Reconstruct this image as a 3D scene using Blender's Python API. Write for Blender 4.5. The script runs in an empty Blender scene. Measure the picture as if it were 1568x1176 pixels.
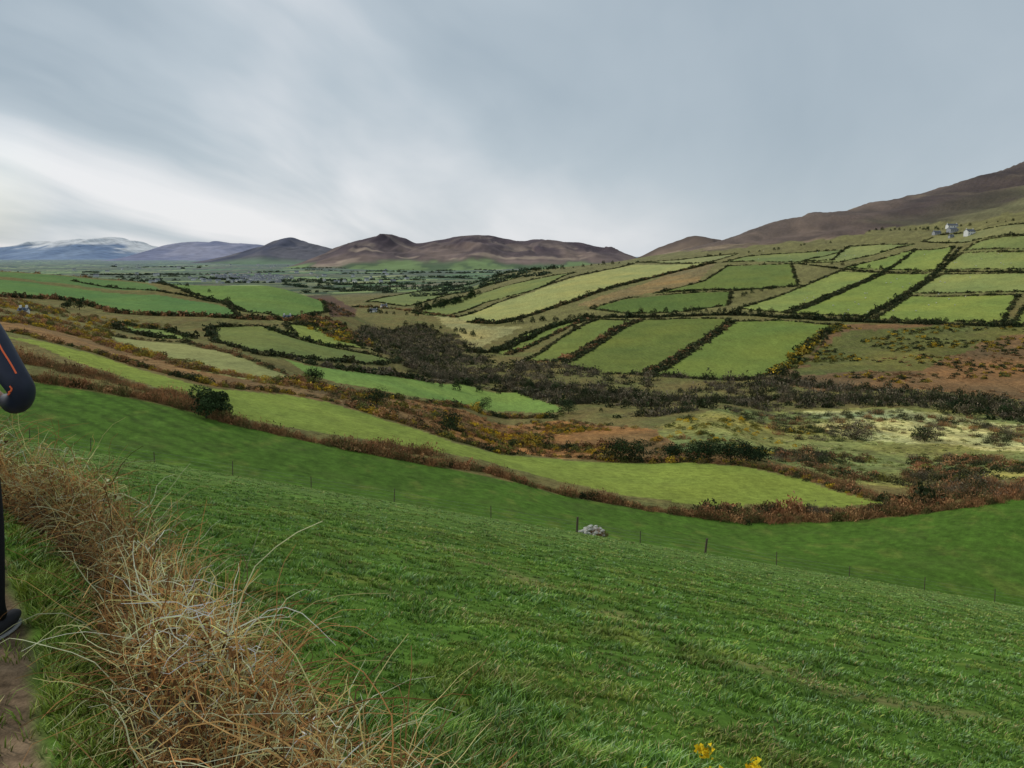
import bpy, math, numpy as np, time
from mathutils import Vector, Matrix
from mathutils.bvhtree import BVHTree
T0=time.time()
rng=np.random.default_rng(7)
scene=bpy.context.scene
scene.view_settings.view_transform='Standard'
scene.view_settings.look='None'
scene.view_settings.exposure=0

# ------------------------------------------------------------------ helpers
F=1314.0; CP=0.9888; SP=0.149     # lens in survey units, camera pitch
def slope(v):
    y=(588.0-v)/F
    return (-SP+CP*y)/(CP+SP*y)
def bearing(u,v):
    y=(588.0-v)/F
    return ((u-784.0)/F)/(CP+SP*y)
def s2l(c):
    c=np.asarray(c,float)/255.0
    return np.where(c<=0.04045,c/12.92,((c+0.055)/1.055)**2.4)
LIGHT=0.80
def alb(r,g,b,k=1.0):
    return np.clip(s2l((r,g,b))/LIGHT*k,0.008,0.7)
def grn(r,g,b,k=1.0):
    """pasture greens"""
    c=s2l((r,g,b))/LIGHT*k
    rm=1.30-.20*min(max((r-90)/50,0),1)
    c=c*np.array([rm,.93,1.0]);l=c@np.array([.25,.65,.10])
    return np.clip((c*.955+l*.045)*.93,.008,.7)
def smooth(x,a,b):
    t=np.clip((x-a)/(b-a),0,1); return t*t*(3-2*t)
def _h(ix,iy,seed):
    n=(ix.astype(np.int64)*374761393+iy.astype(np.int64)*668265263+seed*982451653)&0x7fffffff
    n=((n^(n>>13))*1274126177)&0x7fffffff
    n=(n^(n>>16))&0xffff
    return n/65535.0
def vnoise(x,y,seed=0):
    ix=np.floor(x);iy=np.floor(y);fx=x-ix;fy=y-iy
    fx=fx*fx*(3-2*fx);fy=fy*fy*(3-2*fy)
    ix=ix.astype(np.int64);iy=iy.astype(np.int64)
    a=_h(ix,iy,seed);b=_h(ix+1,iy,seed);c=_h(ix,iy+1,seed);d=_h(ix+1,iy+1,seed)
    return (a*(1-fx)+b*fx)*(1-fy)+(c*(1-fx)+d*fx)*fy
def fbm(x,y,o=4,seed=0):
    s=0;a=1;t=0
    for i in range(o):
        s=s+a*(vnoise(x*2**i+i*17.3,y*2**i-i*9.1,seed+i)-.5)*2;t+=a;a*=.5
    return s/t
def pchip(x,y,xn):
    x=np.asarray(x,float);y=np.asarray(y,float)
    if y.ndim==1: y=y[:,None]
    h=np.diff(x)[:,None];d=np.diff(y,axis=0)/h
    m=np.zeros_like(y)
    w1=2*h[1:]+h[:-1];w2=h[1:]+2*h[:-1]
    ok=(d[:-1]*d[1:])>0
    with np.errstate(divide='ignore',invalid='ignore'):
        mm=(w1+w2)/(w1/d[:-1]+w2/d[1:])
    m[1:-1]=np.where(ok,mm,0);m[0]=d[0];m[-1]=d[-1]
    k=np.clip(np.searchsorted(x,xn,side='right')-1,0,len(x)-2)
    hh=h[k];t=(np.clip(xn,x[0],x[-1])[:,None]-x[k][:,None])/hh
    return ((1+2*t)*(1-t)**2*y[k]+t*(1-t)**2*hh*m[k]+t*t*(3-2*t)*y[k+1]+t*t*(t-1)*hh*m[k+1])

# ------------------------------------------------------------------ terrain heights
def plane(X,Y): return -1.4-0.297*Y-0.172*X
EY=[0.5,1.5,2.17,2.87,3.5,4.2,4.6,6.1,9,14]
EXR=[1.0,.34,-.22,-.79,-1.23,-1.82,-2.3,-3.7,-6.5,-11.5]
EXL=[-.2,-.62,-.98,-1.38,-1.72,-2.15,-2.47,-3.9,-6.9,-12]
PEY=[.5,1.5,2.58,3.39,4.6,6,9,14]
PEX=[-.6,-.95,-1.44,-1.93,-2.8,-4.2,-7.2,-12.3]
def hr(Y): return np.where(Y>14,-.86*Y+.5,np.interp(Y,EY,EXR))
def hl(Y): return np.where(Y>14,-.89*Y+.4,np.interp(Y,EY,EXL))
PROF={
-250:[(130,545),(190,490),(300,462),(450,442),(700,418),(850,405),(1300,-76.),(2200,-76.)],
0:[(130,578),(190,508),(300,480),(450,458),(700,430),(850,415),(1250,-76.),(2200,-76.)],
200:[(130,610),(190,560),(300,520),(400,500),(480,480),(600,462),(750,442),(860,430),(1200,-76.),(2200,-76.)],
400:[(130,660),(190,600),(300,540),(400,510),(480,490),(600,468),(760,438),(1050,-75.),(2200,-76.)],
500:[(130,682),(190,622),(300,566),(400,534),(500,508),(620,484),(720,464),(950,-73.),(2200,-76.)],
600:[(130,702),(190,645),(300,595),(400,560),(520,530),(700,-63.),(900,490),(1400,-70.),(2200,-76.)],
700:[(130,720),(190,670),(300,625),(400,592),(500,563),(650,531),(900,491),(1200,466),(1600,445),(2200,-75.)],
784:[(130,738),(190,695),(300,652),(400,607),(500,566),(620,541),(720,518),(820,497),(950,479),(1150,455),(1400,431),(1700,417),(2400,-75.)],
880:[(132,762),(188,703),(300,645),(400,600),(460,578),(600,538),(720,505),(820,488),(950,462),(1150,435),(1350,417),(1600,407),(2600,-75.)],
1000:[(132,782),(185,708),(300,640),(430,594),(480,575),(600,533),(700,500),(800,482),(950,450),(1200,420),(1500,400),(1900,391),(2700,-40.),(4000,-75.)],
1100:[(134,793),(175,716),(300,632),(420,600),(480,577),(590,530),(700,492),(820,468),(960,436),(1200,405),(1500,385),(1950,369),(2700,20.),(4000,-60.)],
1200:[(135,800),(165,735),(250,675),(380,612),(450,585),(520,560),(620,510),(700,485),(850,455),(1000,425),(1200,398),(1500,375),(2000,345),(2800,40.),(4500,-40.)],
1400:[(136,790),(200,715),(270,660),(340,625),(420,590),(520,545),(620,500),(750,465),(850,440),(980,410),(1150,375),(1400,345),(1900,303),(2800,80.),(4500,0.)],
1568:[(135,765),(200,702),(260,667),(330,640),(400,605),(480,560),(570,510),(700,460),(800,430),(950,385),(1050,345),(1200,320),(1500,283),(1800,247),(2800,120.),(4500,0.)],
1850:[(135,745),(200,690),(260,655),(330,625),(400,590),(480,545),(570,490),(700,435),(800,400),(950,350),(1050,310),(1200,275),(1500,225),(1800,180),(2800,180.),(4500,0.)],
}
NY=1000
Yk=np.exp(np.linspace(math.log(0.5),math.log(32000),NY))
a_in=np.linspace(-.74,.74,980)
a_out=.74+np.cumsum(np.linspace(.004,.09,50))
Ak=np.concatenate([-a_out[::-1],a_in,a_out]); NA=len(Ak)
cols=[];ca=[]
for u in sorted(PROF):
    a=(u-784)/F/.9988
    ys=[.5,10,30,50,65];zs=[plane(a*y,y) for y in ys]
    e=zs[-1]/65
    ys.append(90);zs.append(e*90*1.012)
    for (y,q) in PROF[u]:
        ys.append(y);zs.append(q if isinstance(q,float) else slope(q)*y)
    for y in (6000,33000):
        ys.append(y);zs.append(-76.)
    cols.append(pchip(ys,zs,Yk)[:,0]);ca.append(a)
ca=np.array(ca)
Z=pchip(ca,np.array(cols),Ak).T
GA,GY=np.meshgrid(Ak,Yk)
GX=GA*GY
near=GY<65
Z=np.where(near,plane(GX,GY),Z)
pl=plane(GX,GY)
off=(-1.65-pl)*(1-smooth(GY,6,13))+.25*smooth(GY,6,13)
xl=hl(GY);xr=hr(GY)+.45
t=smooth(GX,xl-.1,xr)
Z=np.where(GY<62,Z+(1-t)*off*(1-smooth(GY,40,60)),Z)
Z+= .035*fbm(GX/.6,GY/.6,3,1)*(1-smooth(GY,60,110))
Z+= .12*fbm(GX/5,GY/5,3,2)*smooth(GY,5,12)*(1-smooth(GY,55,64))
Z+= .7*fbm(GX/30,GY/30,4,3)*smooth(GY,95,220)
Z+= 3.0*fbm(GX/120,GY/120,4,4)*smooth(GY,800,1500)
Z+= 14*fbm(GX/500,GY/900,3,7)*smooth(GY,2200,4000)*(1-smooth(GY,9000,14000))
ridge=1-np.abs(fbm(GX/160,GY/420,4,5))*2
hillm=smooth(GX/GY,.2,.32)*smooth(GY,1000,1500)*(1-smooth(GY,5000,6000))
Z+= 14*ridge*hillm + 8*fbm(GX/45,GY/160,3,6)*hillm
E=Z/GY
lnY0=math.log(Yk[0]);dln=math.log(Yk[1])-lnY0
def height(X,Y):
    X=np.asarray(X,float);Y=np.asarray(Y,float)
    r=np.clip((np.log(Y)-lnY0)/dln,0,NY-1.001);c=np.clip(np.interp(X/Y,Ak,np.arange(NA)),0,NA-1.001)
    r0=r.astype(int);c0=c.astype(int);fr=r-r0;fc=c-c0
    return (Z[r0,c0]*(1-fc)+Z[r0,c0+1]*fc)*(1-fr)+(Z[r0+1,c0]*(1-fc)+Z[r0+1,c0+1]*fc)*fr
def site(u,v,ymin=92,ymax=2300):
    a=bearing(u,v);e=slope(v)
    c=int(round(float(np.interp(a,Ak,np.arange(NA)))))
    k0=np.searchsorted(Yk,ymin)
    col=E[k0:,c];w=np.nonzero(col>=e)[0]
    Y=Yk[k0+w[0]] if len(w) else ymax
    Y=min(Y,ymax)
    return (a*Y,Y)
def sites(pts,**k):
    out=[]
    for p in pts:
        if len(p)==3: a=bearing(p[0],p[1]);out.append((a*p[2],p[2]))
        else: out.append(site(p[0],p[1],**k))
    return np.array(out)
def inpoly(px,py,poly):
    r=np.zeros(px.shape,bool);n=len(poly)
    for i in range(n):
        x1,y1=poly[i];x2,y2=poly[(i+1)%n]
        if y1==y2: continue
        c=((y1>py)!=(y2>py))&(px<(x2-x1)*(py-y1)/(y2-y1)+x1)
        r^=c
    return r

# ------------------------------------------------------------------ land colours
GREENS=dict(
 f3=(grn(120,148,56,.92),[(15,518),(60,522),(160,548),(250,577),(330,597),(430,605),(500,617),(560,634),(650,662),(700,680),(800,700),(880,706),(930,709),(1050,711),(1150,717),(1230,737),(1370,772),(1280,780),(1240,777),(1160,776),(1100,780),(960,762),(900,747),(800,722),(740,706),(660,692),(600,682),(450,657),(350,636),(300,610),(200,582),(110,552)]),
 f4=(grn(138,148,84),[(165,515),(280,527),(380,553),(440,578),(420,588),(300,568),(200,540)]),
 f5=(grn(108,148,64),[(430,548),(470,560),(560,573),(700,588),(800,603),(862,625),(850,634),(780,629),(700,617),(600,602),(520,587),(470,572)]),
 f6=(grn(100,124,60),[(320,503),(400,500),(450,518),(560,543),(610,556),(560,558),(400,545),(330,525)]),
 f7=(grn(108,138,66),[(180,496),(260,508),(300,520),(240,518),(175,503)]),
 f8=(grn(116,142,62),[(435,497),(480,498),(520,517),(560,535),(500,530),(450,515)]),
 l1=(grn(80,126,60),[(0,428),(130,444),(240,452),(300,462),(350,472),(370,487),(300,482),(180,478),(110,460),(0,454),(-200,430),(-200,415)]),
 l2=(grn(92,132,60),[(235,433),(330,436),(455,440),(495,462),(500,478),(440,488),(375,478),(350,465),(290,450)]),
 l3=(grn(78,120,62),[(-200,402),(0,417),(110,424),(225,434),(250,446),(130,439),(0,424),(-200,410)]),
 r1=(grn(150,160,88),[(700,487),(760,466),(820,446),(880,426),(970,406),(1060,405),(1090,403),(1020,420),(950,436),(870,464),(820,480),(760,496),(720,493)]),
 r0=(grn(128,142,84),[(975,402),(1060,396),(1130,389),(1090,402),(1060,404)]),
 r2=(grn(104,128,66),[(560,463),(640,447),(720,434),(790,428),(700,449),(620,470)]),
 r3=(grn(110,132,66),[(630,480),(700,456),(800,432),(880,418),(830,441),(740,466),(680,486)]),
 b1=(grn(106,132,58),[(752,541),(800,514),(870,490),(905,489),(830,522),(775,545)]),
 b2=(grn(98,124,54),[(795,556),(850,524),(915,489),(975,492),(915,523),(855,552)]),
 b3=(grn(92,118,50),[(862,560),(920,528),(985,491),(1115,489),(1110,497),(1050,537),(985,574),(920,574)]),
 b4=(grn(100,130,54),[(1000,573),(1060,540),(1125,493),(1200,491),(1285,500),(1240,527),(1180,575),(1130,583)]),
 c0=(grn(80,112,50),[(905,474),(960,457),(1010,453),(1120,449),(1115,468),(1050,478),(960,481)]),
 c1=(grn(94,122,54),[(1010,448),(1080,430),(1115,408),(1212,405),(1222,438),(1130,446)]),
 c2=(grn(122,146,70),[(1132,473),(1225,441),(1285,417),(1350,418),(1290,443),(1198,479)]),
 c3=(grn(114,142,62),[(1208,482),(1298,446),(1355,420),(1430,420),(1385,450),(1325,486)]),
 c4=(grn(118,144,62),[(1338,490),(1393,455),(1560,452),(1535,496),(1420,494)]),
 c5=(grn(126,146,76),[(1395,450),(1440,421),(1600,420),(1600,450)]),
 c6=(grn(108,132,60),[(1548,497),(1575,465),(1750,460),(1750,505),(1600,505)]),
 d0=(grn(108,132,70),[(1105,402),(1180,390),(1290,384),(1275,400),(1200,402)]),
 d1=(grn(120,140,76),[(1218,403),(1285,402),(1400,376),(1300,379),(1290,386)]),
 d2=(grn(118,144,66),[(1292,412),(1400,384),(1462,378),(1432,415)]),
 d3=(grn(124,144,74),[(1438,415),(1472,390),(1600,388),(1600,415)]),
 d4=(grn(108,132,70),[(1475,385),(1500,371),(1600,366),(1600,384)]),
 d5=(grn(114,128,76),[(1410,372),(1440,362),(1600,345),(1600,362),(1480,372)]),
)
C=np.zeros(Z.shape+(3,));R=np.ones(Z.shape)*.8
n1=fbm(GX/40,GY/40,4,11)[...,None];n2=fbm(GX/12,GY/12,4,12)[...,None];n4=fbm(GX/4,GY/9,3,14)[...,None]
rough=alb(118,100,60)*(.5+.5*n2)+alb(94,100,56)*(.5-.5*n2)
rough=rough*(1+.25*n1+.25*n4)
C[:]=rough
m=smooth(GY,640,760)*smooth(GX/GY,-.1,.05)
up=grn(104,114,64)*(1+.35*n2+.2*n4)
C=C*(1-m[...,None])+up*m[...,None]
def paint(poly,col,r=.15,jit=.0,noise=.10):
    x0,y0=poly.min(0);x1,y1=poly.max(0)
    rr=(Yk>=y0-1)&(Yk<=y1+1)
    if not rr.any(): return
    idx=np.nonzero(rr)[0];sl=slice(idx[0],idx[-1]+1)
    px=GX[sl];py=GY[sl]
    if jit: px=px+jit*fbm(px/12,py/12,2,31);py=py+jit*fbm(px/12,py/12,2,32)
    mk=inpoly(px,py,poly)
    c=col*(1+noise*(n1[sl]+.8*n2[sl]+.8*n4[sl]))
    c=c*(1+np.array([.10,.0,-.08])*noise*8*n1[sl])
    C[sl][mk]=c[mk];R[sl][mk]=r
paint(sites([(1180,580),(1290,498),(1430,498),(1650,503),(1650,615),(1380,597),(1250,600)]),alb(116,90,60),.9,3,.35)
paint(sites([(1290,508),(1430,500),(1650,500),(1500,528),(1400,570),(1210,575),(1250,540)]),grn(94,108,52),.8,6,.3)
paint(sites([(430,600),(440,588),(600,610),(700,626),(860,645),(1000,660),(1180,695),(1150,714),(930,706),(800,696),(650,658),(560,630)]),alb(136,100,60),.9,3,.4)
paint(sites([(0,484),(160,518),(300,560),(430,585),(520,600),(560,632),(430,603),(330,594),(250,573),(160,545),(60,518),(0,506)]),alb(128,100,64),.9,2,.35)
paint(sites([(1000,655),(1130,625),(1250,628),(1400,625),(1568,640),(1750,650),(1750,745),(1568,735),(1400,745),(1280,735),(1180,706),(1050,692)]),alb(130,128,70),1.,6,.5)
paint(sites([(1250,632),(1400,628),(1568,652),(1650,690),(1440,685),(1270,672)]),alb(180,174,114),1.,12,.5)
paint(sites([(660,480),(700,487),(740,500),(800,500),(760,520),(720,540),(700,510)]),alb(150,142,92),.8,5,.2)
paint(sites([(885,466),(1000,430),(1050,406),(1095,404),(1070,432),(1000,448),(905,472)]),alb(128,110,72),.8,5,.3)
paint(sites([(465,440),(500,447),(545,474),(545,486),(505,486),(500,464)]),alb(90,68,52),.8,2,.2)
hp=sites([(985,392),(1060,388),(1120,381),(1200,374),(1280,366),(1340,352),(1420,342),(1500,333),(1568,322),(1800,270)])
hp=np.vstack([hp,[(6000,5000)],[(900,5200)]])
x=GX+60*fbm(GX/90,GY/90,3,41);y=GY+90*fbm(GX/90,GY/90,3,42)
mk=inpoly(x,y,hp)&(GY>900)
hn=fbm(GX/50,GY/200,5,45)[...,None]
hc=alb(110,92,78)*(.5+.5*hn)+alb(70,58,54)*(.5-.5*hn)
pat=smooth(fbm(GX/140,GY/300,4,43),.10,.26)[...,None]
hc=hc*(1-pat*.6)+alb(148,128,98)*pat*.6
gp=smooth(fbm(GX/110,GY/220,4,49),.05,.25)[...,None]*(1-smooth(GY,1350,1600))[...,None]
hc=hc*(1-gp*.6)+alb(110,112,70)*gp*.6
dkp=(smooth(GX/GY,.38,.48)*smooth(GY+160*fbm(GX/120,GY/120,3,46),1300,1420)*(1-smooth(GY,1660,1800)))[...,None]
hc=hc*(1-dkp*.7)+alb(54,44,44)*dkp*.7
hc=hc*(1+.45*fbm(GX/14,GY/70,3,48)[...,None])
C[mk]=hc[mk];R[mk]=.8
for k,(c,p) in GREENS.items():
    paint(sites(p,ymax=2300 if k[0] in 'rbcd' else 900),c,.25,1.5,.16)
def patch(ang,sx,sy,seed):
    px=(GX*math.cos(ang)-GY*math.sin(ang))+40*fbm(GX/400,GY/400,2,seed);py=(GX*math.sin(ang)+GY*math.cos(ang))+40*fbm(GX/400,GY/400,2,seed+1)
    row=np.floor(py/sy);px=px+_h(row.astype(np.int64),row.astype(np.int64)*0,seed)*sx
    cx=np.floor(px/sx)
    edge=np.minimum(np.minimum(px/sx-cx,1-(px/sx-cx))*sx,np.minimum(py/sy-row,1-(py/sy-row))*sy)
    return _h(cx.astype(np.int64),row.astype(np.int64),seed+3),_h(cx.astype(np.int64),row.astype(np.int64),seed+5),edge
h1,h2,ed=patch(.5,150,330,51)
pal=np.array([grn(98,136,72),grn(126,154,88),grn(80,118,66),grn(136,150,92),grn(92,112,68),grn(110,144,76),alb(108,102,76)])
pc=pal[(h1*6.99).astype(int)]*(.85+.3*h2[...,None])
pc=np.where((ed<14+.003*GY)[...,None],alb(62,76,50),pc)
woods=smooth(fbm(GX/500,GY/700,3,61),.2,.3)[...,None]
pc=pc*(1-woods*.6)+alb(70,76,56)*woods*.6
mp=(smooth(GY,1500,1750)*(1-smooth(Z,-50,-30)))[...,None]
C=C*(1-mp)+pc*mp;R=np.where(mp[...,0]>.5,.3,R)
YH1=np.interp(GA,[bearing(u,600) for u in (-250,0,784,880,1000,1100,1200,1400,1568,1850)],[130,130,130,132,132,134,135,136,135,135])
m2=(GY>=66)&(GY<YH1)
dk=grn(64,106,30)*(1+.12*fbm(GX/14,GY/14,3,71)[...,None]+.10*fbm(GX/1.2,GY/3,3,72)[...,None]+.25*fbm(GX/.7,GY/1.2,3,79)[...,None])
ter=(1-smooth(GA,-.45,-.2))*smooth(np.sin(GX*.9+GY*1.3+2.5*fbm(GX/8,GY/8,3,70)),.3,.9)
dk=dk*(1-.28*ter[...,None])
y2=smooth(fbm(GX/2.5,GY/5,4,176),.2,.6)[...,None]
dk=dk*(1-.3*y2)+grn(110,128,54)*.3*y2
C[m2]=dk[m2];R[m2]=.3
m1=GY<66
pn=fbm(GX/2.2,GY/2.2,4,73)[...,None];pn2=fbm(GX/.35,GY/.35,3,74)[...,None];pn3=fbm(GX/9,GY/9,3,75)[...,None]
ng=grn(66,108,32)*(1+.2*pn+.3*pn2+.2*pn3)
yl=smooth(fbm(GX/1.4,GY/1.4,4,76),.25,.6)[...,None]
ng=ng*(1-.4*yl)+alb(132,134,62)*.4*yl
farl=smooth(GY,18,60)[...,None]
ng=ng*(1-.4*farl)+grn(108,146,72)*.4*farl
def dline(pts,w):
    P=np.array(pts);d=np.full(GX.shape,1e9)
    for i in range(len(P)-1):
        a=P[i];b=P[i+1];ab=b-a;tt=np.clip(((GX-a[0])*ab[0]+(GY-a[1])*ab[1])/(ab@ab),0,1)
        d=np.minimum(d,np.hypot(GX-a[0]-tt*ab[0],GY-a[1]-tt*ab[1]))
    return np.exp(-(d/w)**2)
def npl(u,v):
    a=bearing(u,v);e=slope(v);Y=-1.4/(e+.297+.172*a);return (a*Y,Y)
TRK=[npl(640,828),npl(800,885),npl(960,945),npl(1100,1000),npl(1300,1060),npl(1568,1115)]
tl=dline(TRK,.35)*smooth(fbm(GX/.9,GY/.9,3,190),-.05,.35)
tl=(tl*.4)[...,None]*(GY<66)[...,None]
ng=ng*(1-tl)+alb(150,130,90)*tl
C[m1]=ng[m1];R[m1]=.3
pr=np.interp(GY,PEY,PEX)+.07*fbm(GX/.3,GY/.3,3,80)
pm=(smooth(pr-GX,0,.12)*(1-smooth(pr-.85-GX,0,.15))*(GY<14))[...,None]
mud=alb(98,82,64)*(1+.6*pn2)
C=C*(1-pm)+mud*pm
hm=((GX<hr(GY)+.1)&(GX>hl(GY)-.05)&(GY<20))
C[hm]=alb(62,52,34)
R=np.where(pm[...,0]>.5,1.2,R)
hz=(1-np.exp(-np.maximum(GY-900,0)/16000))[...,None]  # aerial haze baked into the ground colours, stronger with distance
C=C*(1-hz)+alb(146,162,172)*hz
print('terrain arrays',time.time()-T0)

# ------------------------------------------------------------------ materials
def new_mat(name):
    m=bpy.data.materials.new(name);m.use_nodes=True
    nt=m.node_tree;b=nt.nodes['Principled BSDF'];b.inputs['Roughness'].default_value=.9
    b.inputs['Specular IOR Level'].default_value=.15
    return m,nt,b
def N(nt,t,**k):
    n=nt.nodes.new(t)
    for a,v in k.items(): setattr(n,a,v)
    return n
def math_(nt,op,a,b=None,c=None,clamp=False):
    n=nt.nodes.new('ShaderNodeMath');n.operation=op;n.use_clamp=clamp
    for i,x in enumerate((a,b,c)):
        if x is None: continue
        if isinstance(x,(int,float)): n.inputs[i].default_value=x
        else: nt.links.new(x,n.inputs[i])
    return n.outputs[0]
def attr_mat(name,scale=6.0,amp=.35,rough=.9,spec=.1):
    m,nt,b=new_mat(name)
    at=N(nt,'ShaderNodeAttribute',attribute_name='Col')
    ge=N(nt,'ShaderNodeNewGeometry')
    no=N(nt,'ShaderNodeTexNoise');no.inputs['Scale'].default_value=scale;no.inputs['Detail'].default_value=3
    nt.links.new(ge.outputs['Position'],no.inputs['Vector'])
    f=math_(nt,'MULTIPLY_ADD',no.outputs['Fac'],2*amp,1-amp)
    vm=N(nt,'ShaderNodeVectorMath',operation='SCALE')
    nt.links.new(at.outputs['Color'],vm.inputs[0]);nt.links.new(f,vm.inputs['Scale'])
    nt.links.new(vm.outputs[0],b.inputs['Base Color'])
    b.inputs['Roughness'].default_value=rough;b.inputs['Specular IOR Level'].default_value=spec
    return m
def flat_mat(name,col,scale=20.,amp=.15,rough=.8,spec=.2):
    m,nt,b=new_mat(name)
    tc=N(nt,'ShaderNodeTexCoord');no=N(nt,'ShaderNodeTexNoise');no.inputs['Scale'].default_value=scale;no.inputs['Detail'].default_value=5
    nt.links.new(tc.outputs['Object'],no.inputs['Vector'])
    f=math_(nt,'MULTIPLY_ADD',no.outputs['Fac'],2*amp,1-amp)
    vm=N(nt,'ShaderNodeVectorMath',operation='SCALE');vm.inputs[0].default_value=col[:3]
    nt.links.new(f,vm.inputs['Scale']);nt.links.new(vm.outputs[0],b.inputs['Base Color'])
    b.inputs['Roughness'].default_value=rough;b.inputs['Specular IOR Level'].default_value=spec
    return m
def ground_mat():
    m,nt,b=new_mat('grassland_ground')
    at=N(nt,'ShaderNodeAttribute',attribute_name='Col');ar=N(nt,'ShaderNodeAttribute',attribute_name='Rough')
    ge=N(nt,'ShaderNodeNewGeometry')
    def noise(s,d,r=.6,st=None):
        no=N(nt,'ShaderNodeTexNoise');no.inputs['Scale'].default_value=s;no.inputs['Detail'].default_value=d;no.inputs['Roughness'].default_value=r
        if st:
            mp=N(nt,'ShaderNodeMapping');mp.inputs['Scale'].default_value=st;mp.inputs['Rotation'].default_value=(0,0,.35)
            nt.links.new(ge.outputs['Position'],mp.inputs['Vector']);nt.links.new(mp.outputs[0],no.inputs['Vector'])
        else: nt.links.new(ge.outputs['Position'],no.inputs['Vector'])
        return no.outputs['Fac']
    a=noise(.6,8,.85);c=noise(7,4,.7);w=noise(.5,4,.65,(1,.14,1))
    s=math_(nt,'ADD',math_(nt,'MULTIPLY',math_(nt,'SUBTRACT',a,.5),1.8),math_(nt,'MULTIPLY',math_(nt,'SUBTRACT',c,.5),1.2))
    s=math_(nt,'ADD',s,math_(nt,'MULTIPLY',math_(nt,'SUBTRACT',w,.5),.45))
    amp=math_(nt,'MULTIPLY_ADD',ar.outputs['Fac'],1.7,.9)
    f=math_(nt,'MULTIPLY_ADD',s,amp,1.0)
    f=math_(nt,'MAXIMUM',f,.25)
    vm=N(nt,'ShaderNodeVectorMath',operation='SCALE')
    nt.links.new(at.outputs['Color'],vm.inputs[0]);nt.links.new(f,vm.inputs['Scale'])
    mx=N(nt,'ShaderNodeMix',data_type='RGBA');
    k=noise(.12,8,.7);kk=math_(nt,'MULTIPLY',math_(nt,'MULTIPLY_ADD',k,5,-2.4,clamp=True),math_(nt,'MULTIPLY',ar.outputs['Fac'],.5))
    nt.links.new(kk,mx.inputs[0]);nt.links.new(vm.outputs[0],mx.inputs[6]);mx.inputs[7].default_value=(.13,.095,.055,1)
    nt.links.new(mx.outputs[2],b.inputs['Base Color'])
    bp=N(nt,'ShaderNodeBump');bp.inputs['Strength'].default_value=.6;bp.inputs['Distance'].default_value=.06
    nt.links.new(c,bp.inputs['Height']);nt.links.new(bp.outputs[0],b.inputs['Normal'])
    b.inputs['Roughness'].default_value=1;b.inputs['Specular IOR Level'].default_value=.05
    return m
M_GROUND=ground_mat()
M_VEG=attr_mat('leafy_vegetation',3,.3)
M_DRY=attr_mat('dry_stems',9,.3,.8)
M_GRASS=attr_mat('grass_blades',5,.3,.7,.2)
M_HILL=attr_mat('hill_surface',.008,.45)

def mk_mesh(name,V,Fc,col=None,mat=None,smoothf=False,extra=None,nv=3):
    me=bpy.data.meshes.new(name)
    V=np.ascontiguousarray(V,dtype=np.float32).reshape(-1,3);Fc=np.ascontiguousarray(Fc,dtype=np.int32).reshape(-1,nv)
    me.vertices.add(len(V));me.vertices.foreach_set('co',V.ravel())
    me.loops.add(Fc.size);me.loops.foreach_set('vertex_index',Fc.ravel())
    me.polygons.add(len(Fc));me.polygons.foreach_set('loop_start',np.arange(0,Fc.size,nv,dtype=np.int32))
    try: me.polygons.foreach_set('loop_total',np.full(len(Fc),nv,dtype=np.int32))
    except Exception: pass
    me.polygons.foreach_set('use_smooth',np.full(len(Fc),smoothf,dtype=bool))
    me.update(calc_edges=True)
    if col is not None:
        ca=me.color_attributes.new('Col','FLOAT_COLOR','POINT')
        cc=np.ones((len(V),4),np.float32);cc[:,:3]=col;ca.data.foreach_set('color',cc.ravel())
    if extra is not None:
        at=me.attributes.new('Rough','FLOAT','POINT');at.data.foreach_set('value',np.ascontiguousarray(extra,dtype=np.float32).ravel())
    if mat: me.materials.append(mat)
    ob=bpy.data.objects.new(name,me);scene.collection.objects.link(ob)
    return ob
idx=np.arange(NY*NA).reshape(NY,NA)
q=np.stack([idx[:-1,:-1],idx[:-1,1:],idx[1:,1:],idx[1:,:-1]],-1).reshape(-1,4)
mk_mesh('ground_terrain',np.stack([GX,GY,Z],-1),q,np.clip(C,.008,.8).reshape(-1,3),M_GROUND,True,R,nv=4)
print('terrain mesh',time.time()-T0)

# ------------------------------------------------------------------ distant hills
def hill(name,sil,Y0,wf,wb,base,cfun,seed,gul=.12,rid=.03):
    us=[p[0] for p in sil];a0=(us[0]-784)/F/1.01;a1=(us[-1]-784)/F/1.01
    na=420;nt_=90
    aa=np.linspace(a0,a1,na)
    vs=pchip([(u-784)/F/1.01 for u in us],[p[1] for p in sil],aa)[:,0]
    top=np.array([slope(v) for v in vs])*Y0
    top=base+(top-base)*(1+rid*fbm(aa*60,aa*0+seed,4,seed))
    tt=np.linspace(-1,1,nt_)
    A,Tt=np.meshgrid(aa,tt);Tp=np.tile(top,(nt_,1))
    Y=np.where(Tt<0,Y0+Tt*wf,Y0+Tt*wb);X=A*Y0*(1+.25*(Y/Y0-1))
    g=fbm(X/(Y0*.030)+.6*fbm(X/(Y0*.04),Y/(Y0*.06),2,seed+9),Y/(Y0*.16),4,seed)
    sh=np.cos(np.abs(Tt)*math.pi/2)**1.5*.55+(1-np.abs(Tt))*.45
    H=(Tp-base)*sh
    H=H*(1+gul*2.6*g*(np.abs(Tt)**.6)*(1-np.abs(Tt))*3)
    H=np.maximum(H,-10)
    Zz=base+H
    col=cfun(X,Y,Zz,H/np.maximum(Tp-base,1),g)
    ii=np.arange(na*nt_).reshape(nt_,na)
    q=np.stack([ii[:-1,:-1],ii[:-1,1:],ii[1:,1:],ii[1:,:-1]],-1).reshape(-1,4)
    mk_mesh(name,np.stack([X,Y,Zz],-1),q,np.clip(col,0.01,.9).reshape(-1,3),M_HILL,True,None,nv=4)
def mixc(a,b,f): return a*(1-f[...,None])+b*f[...,None]
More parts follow.
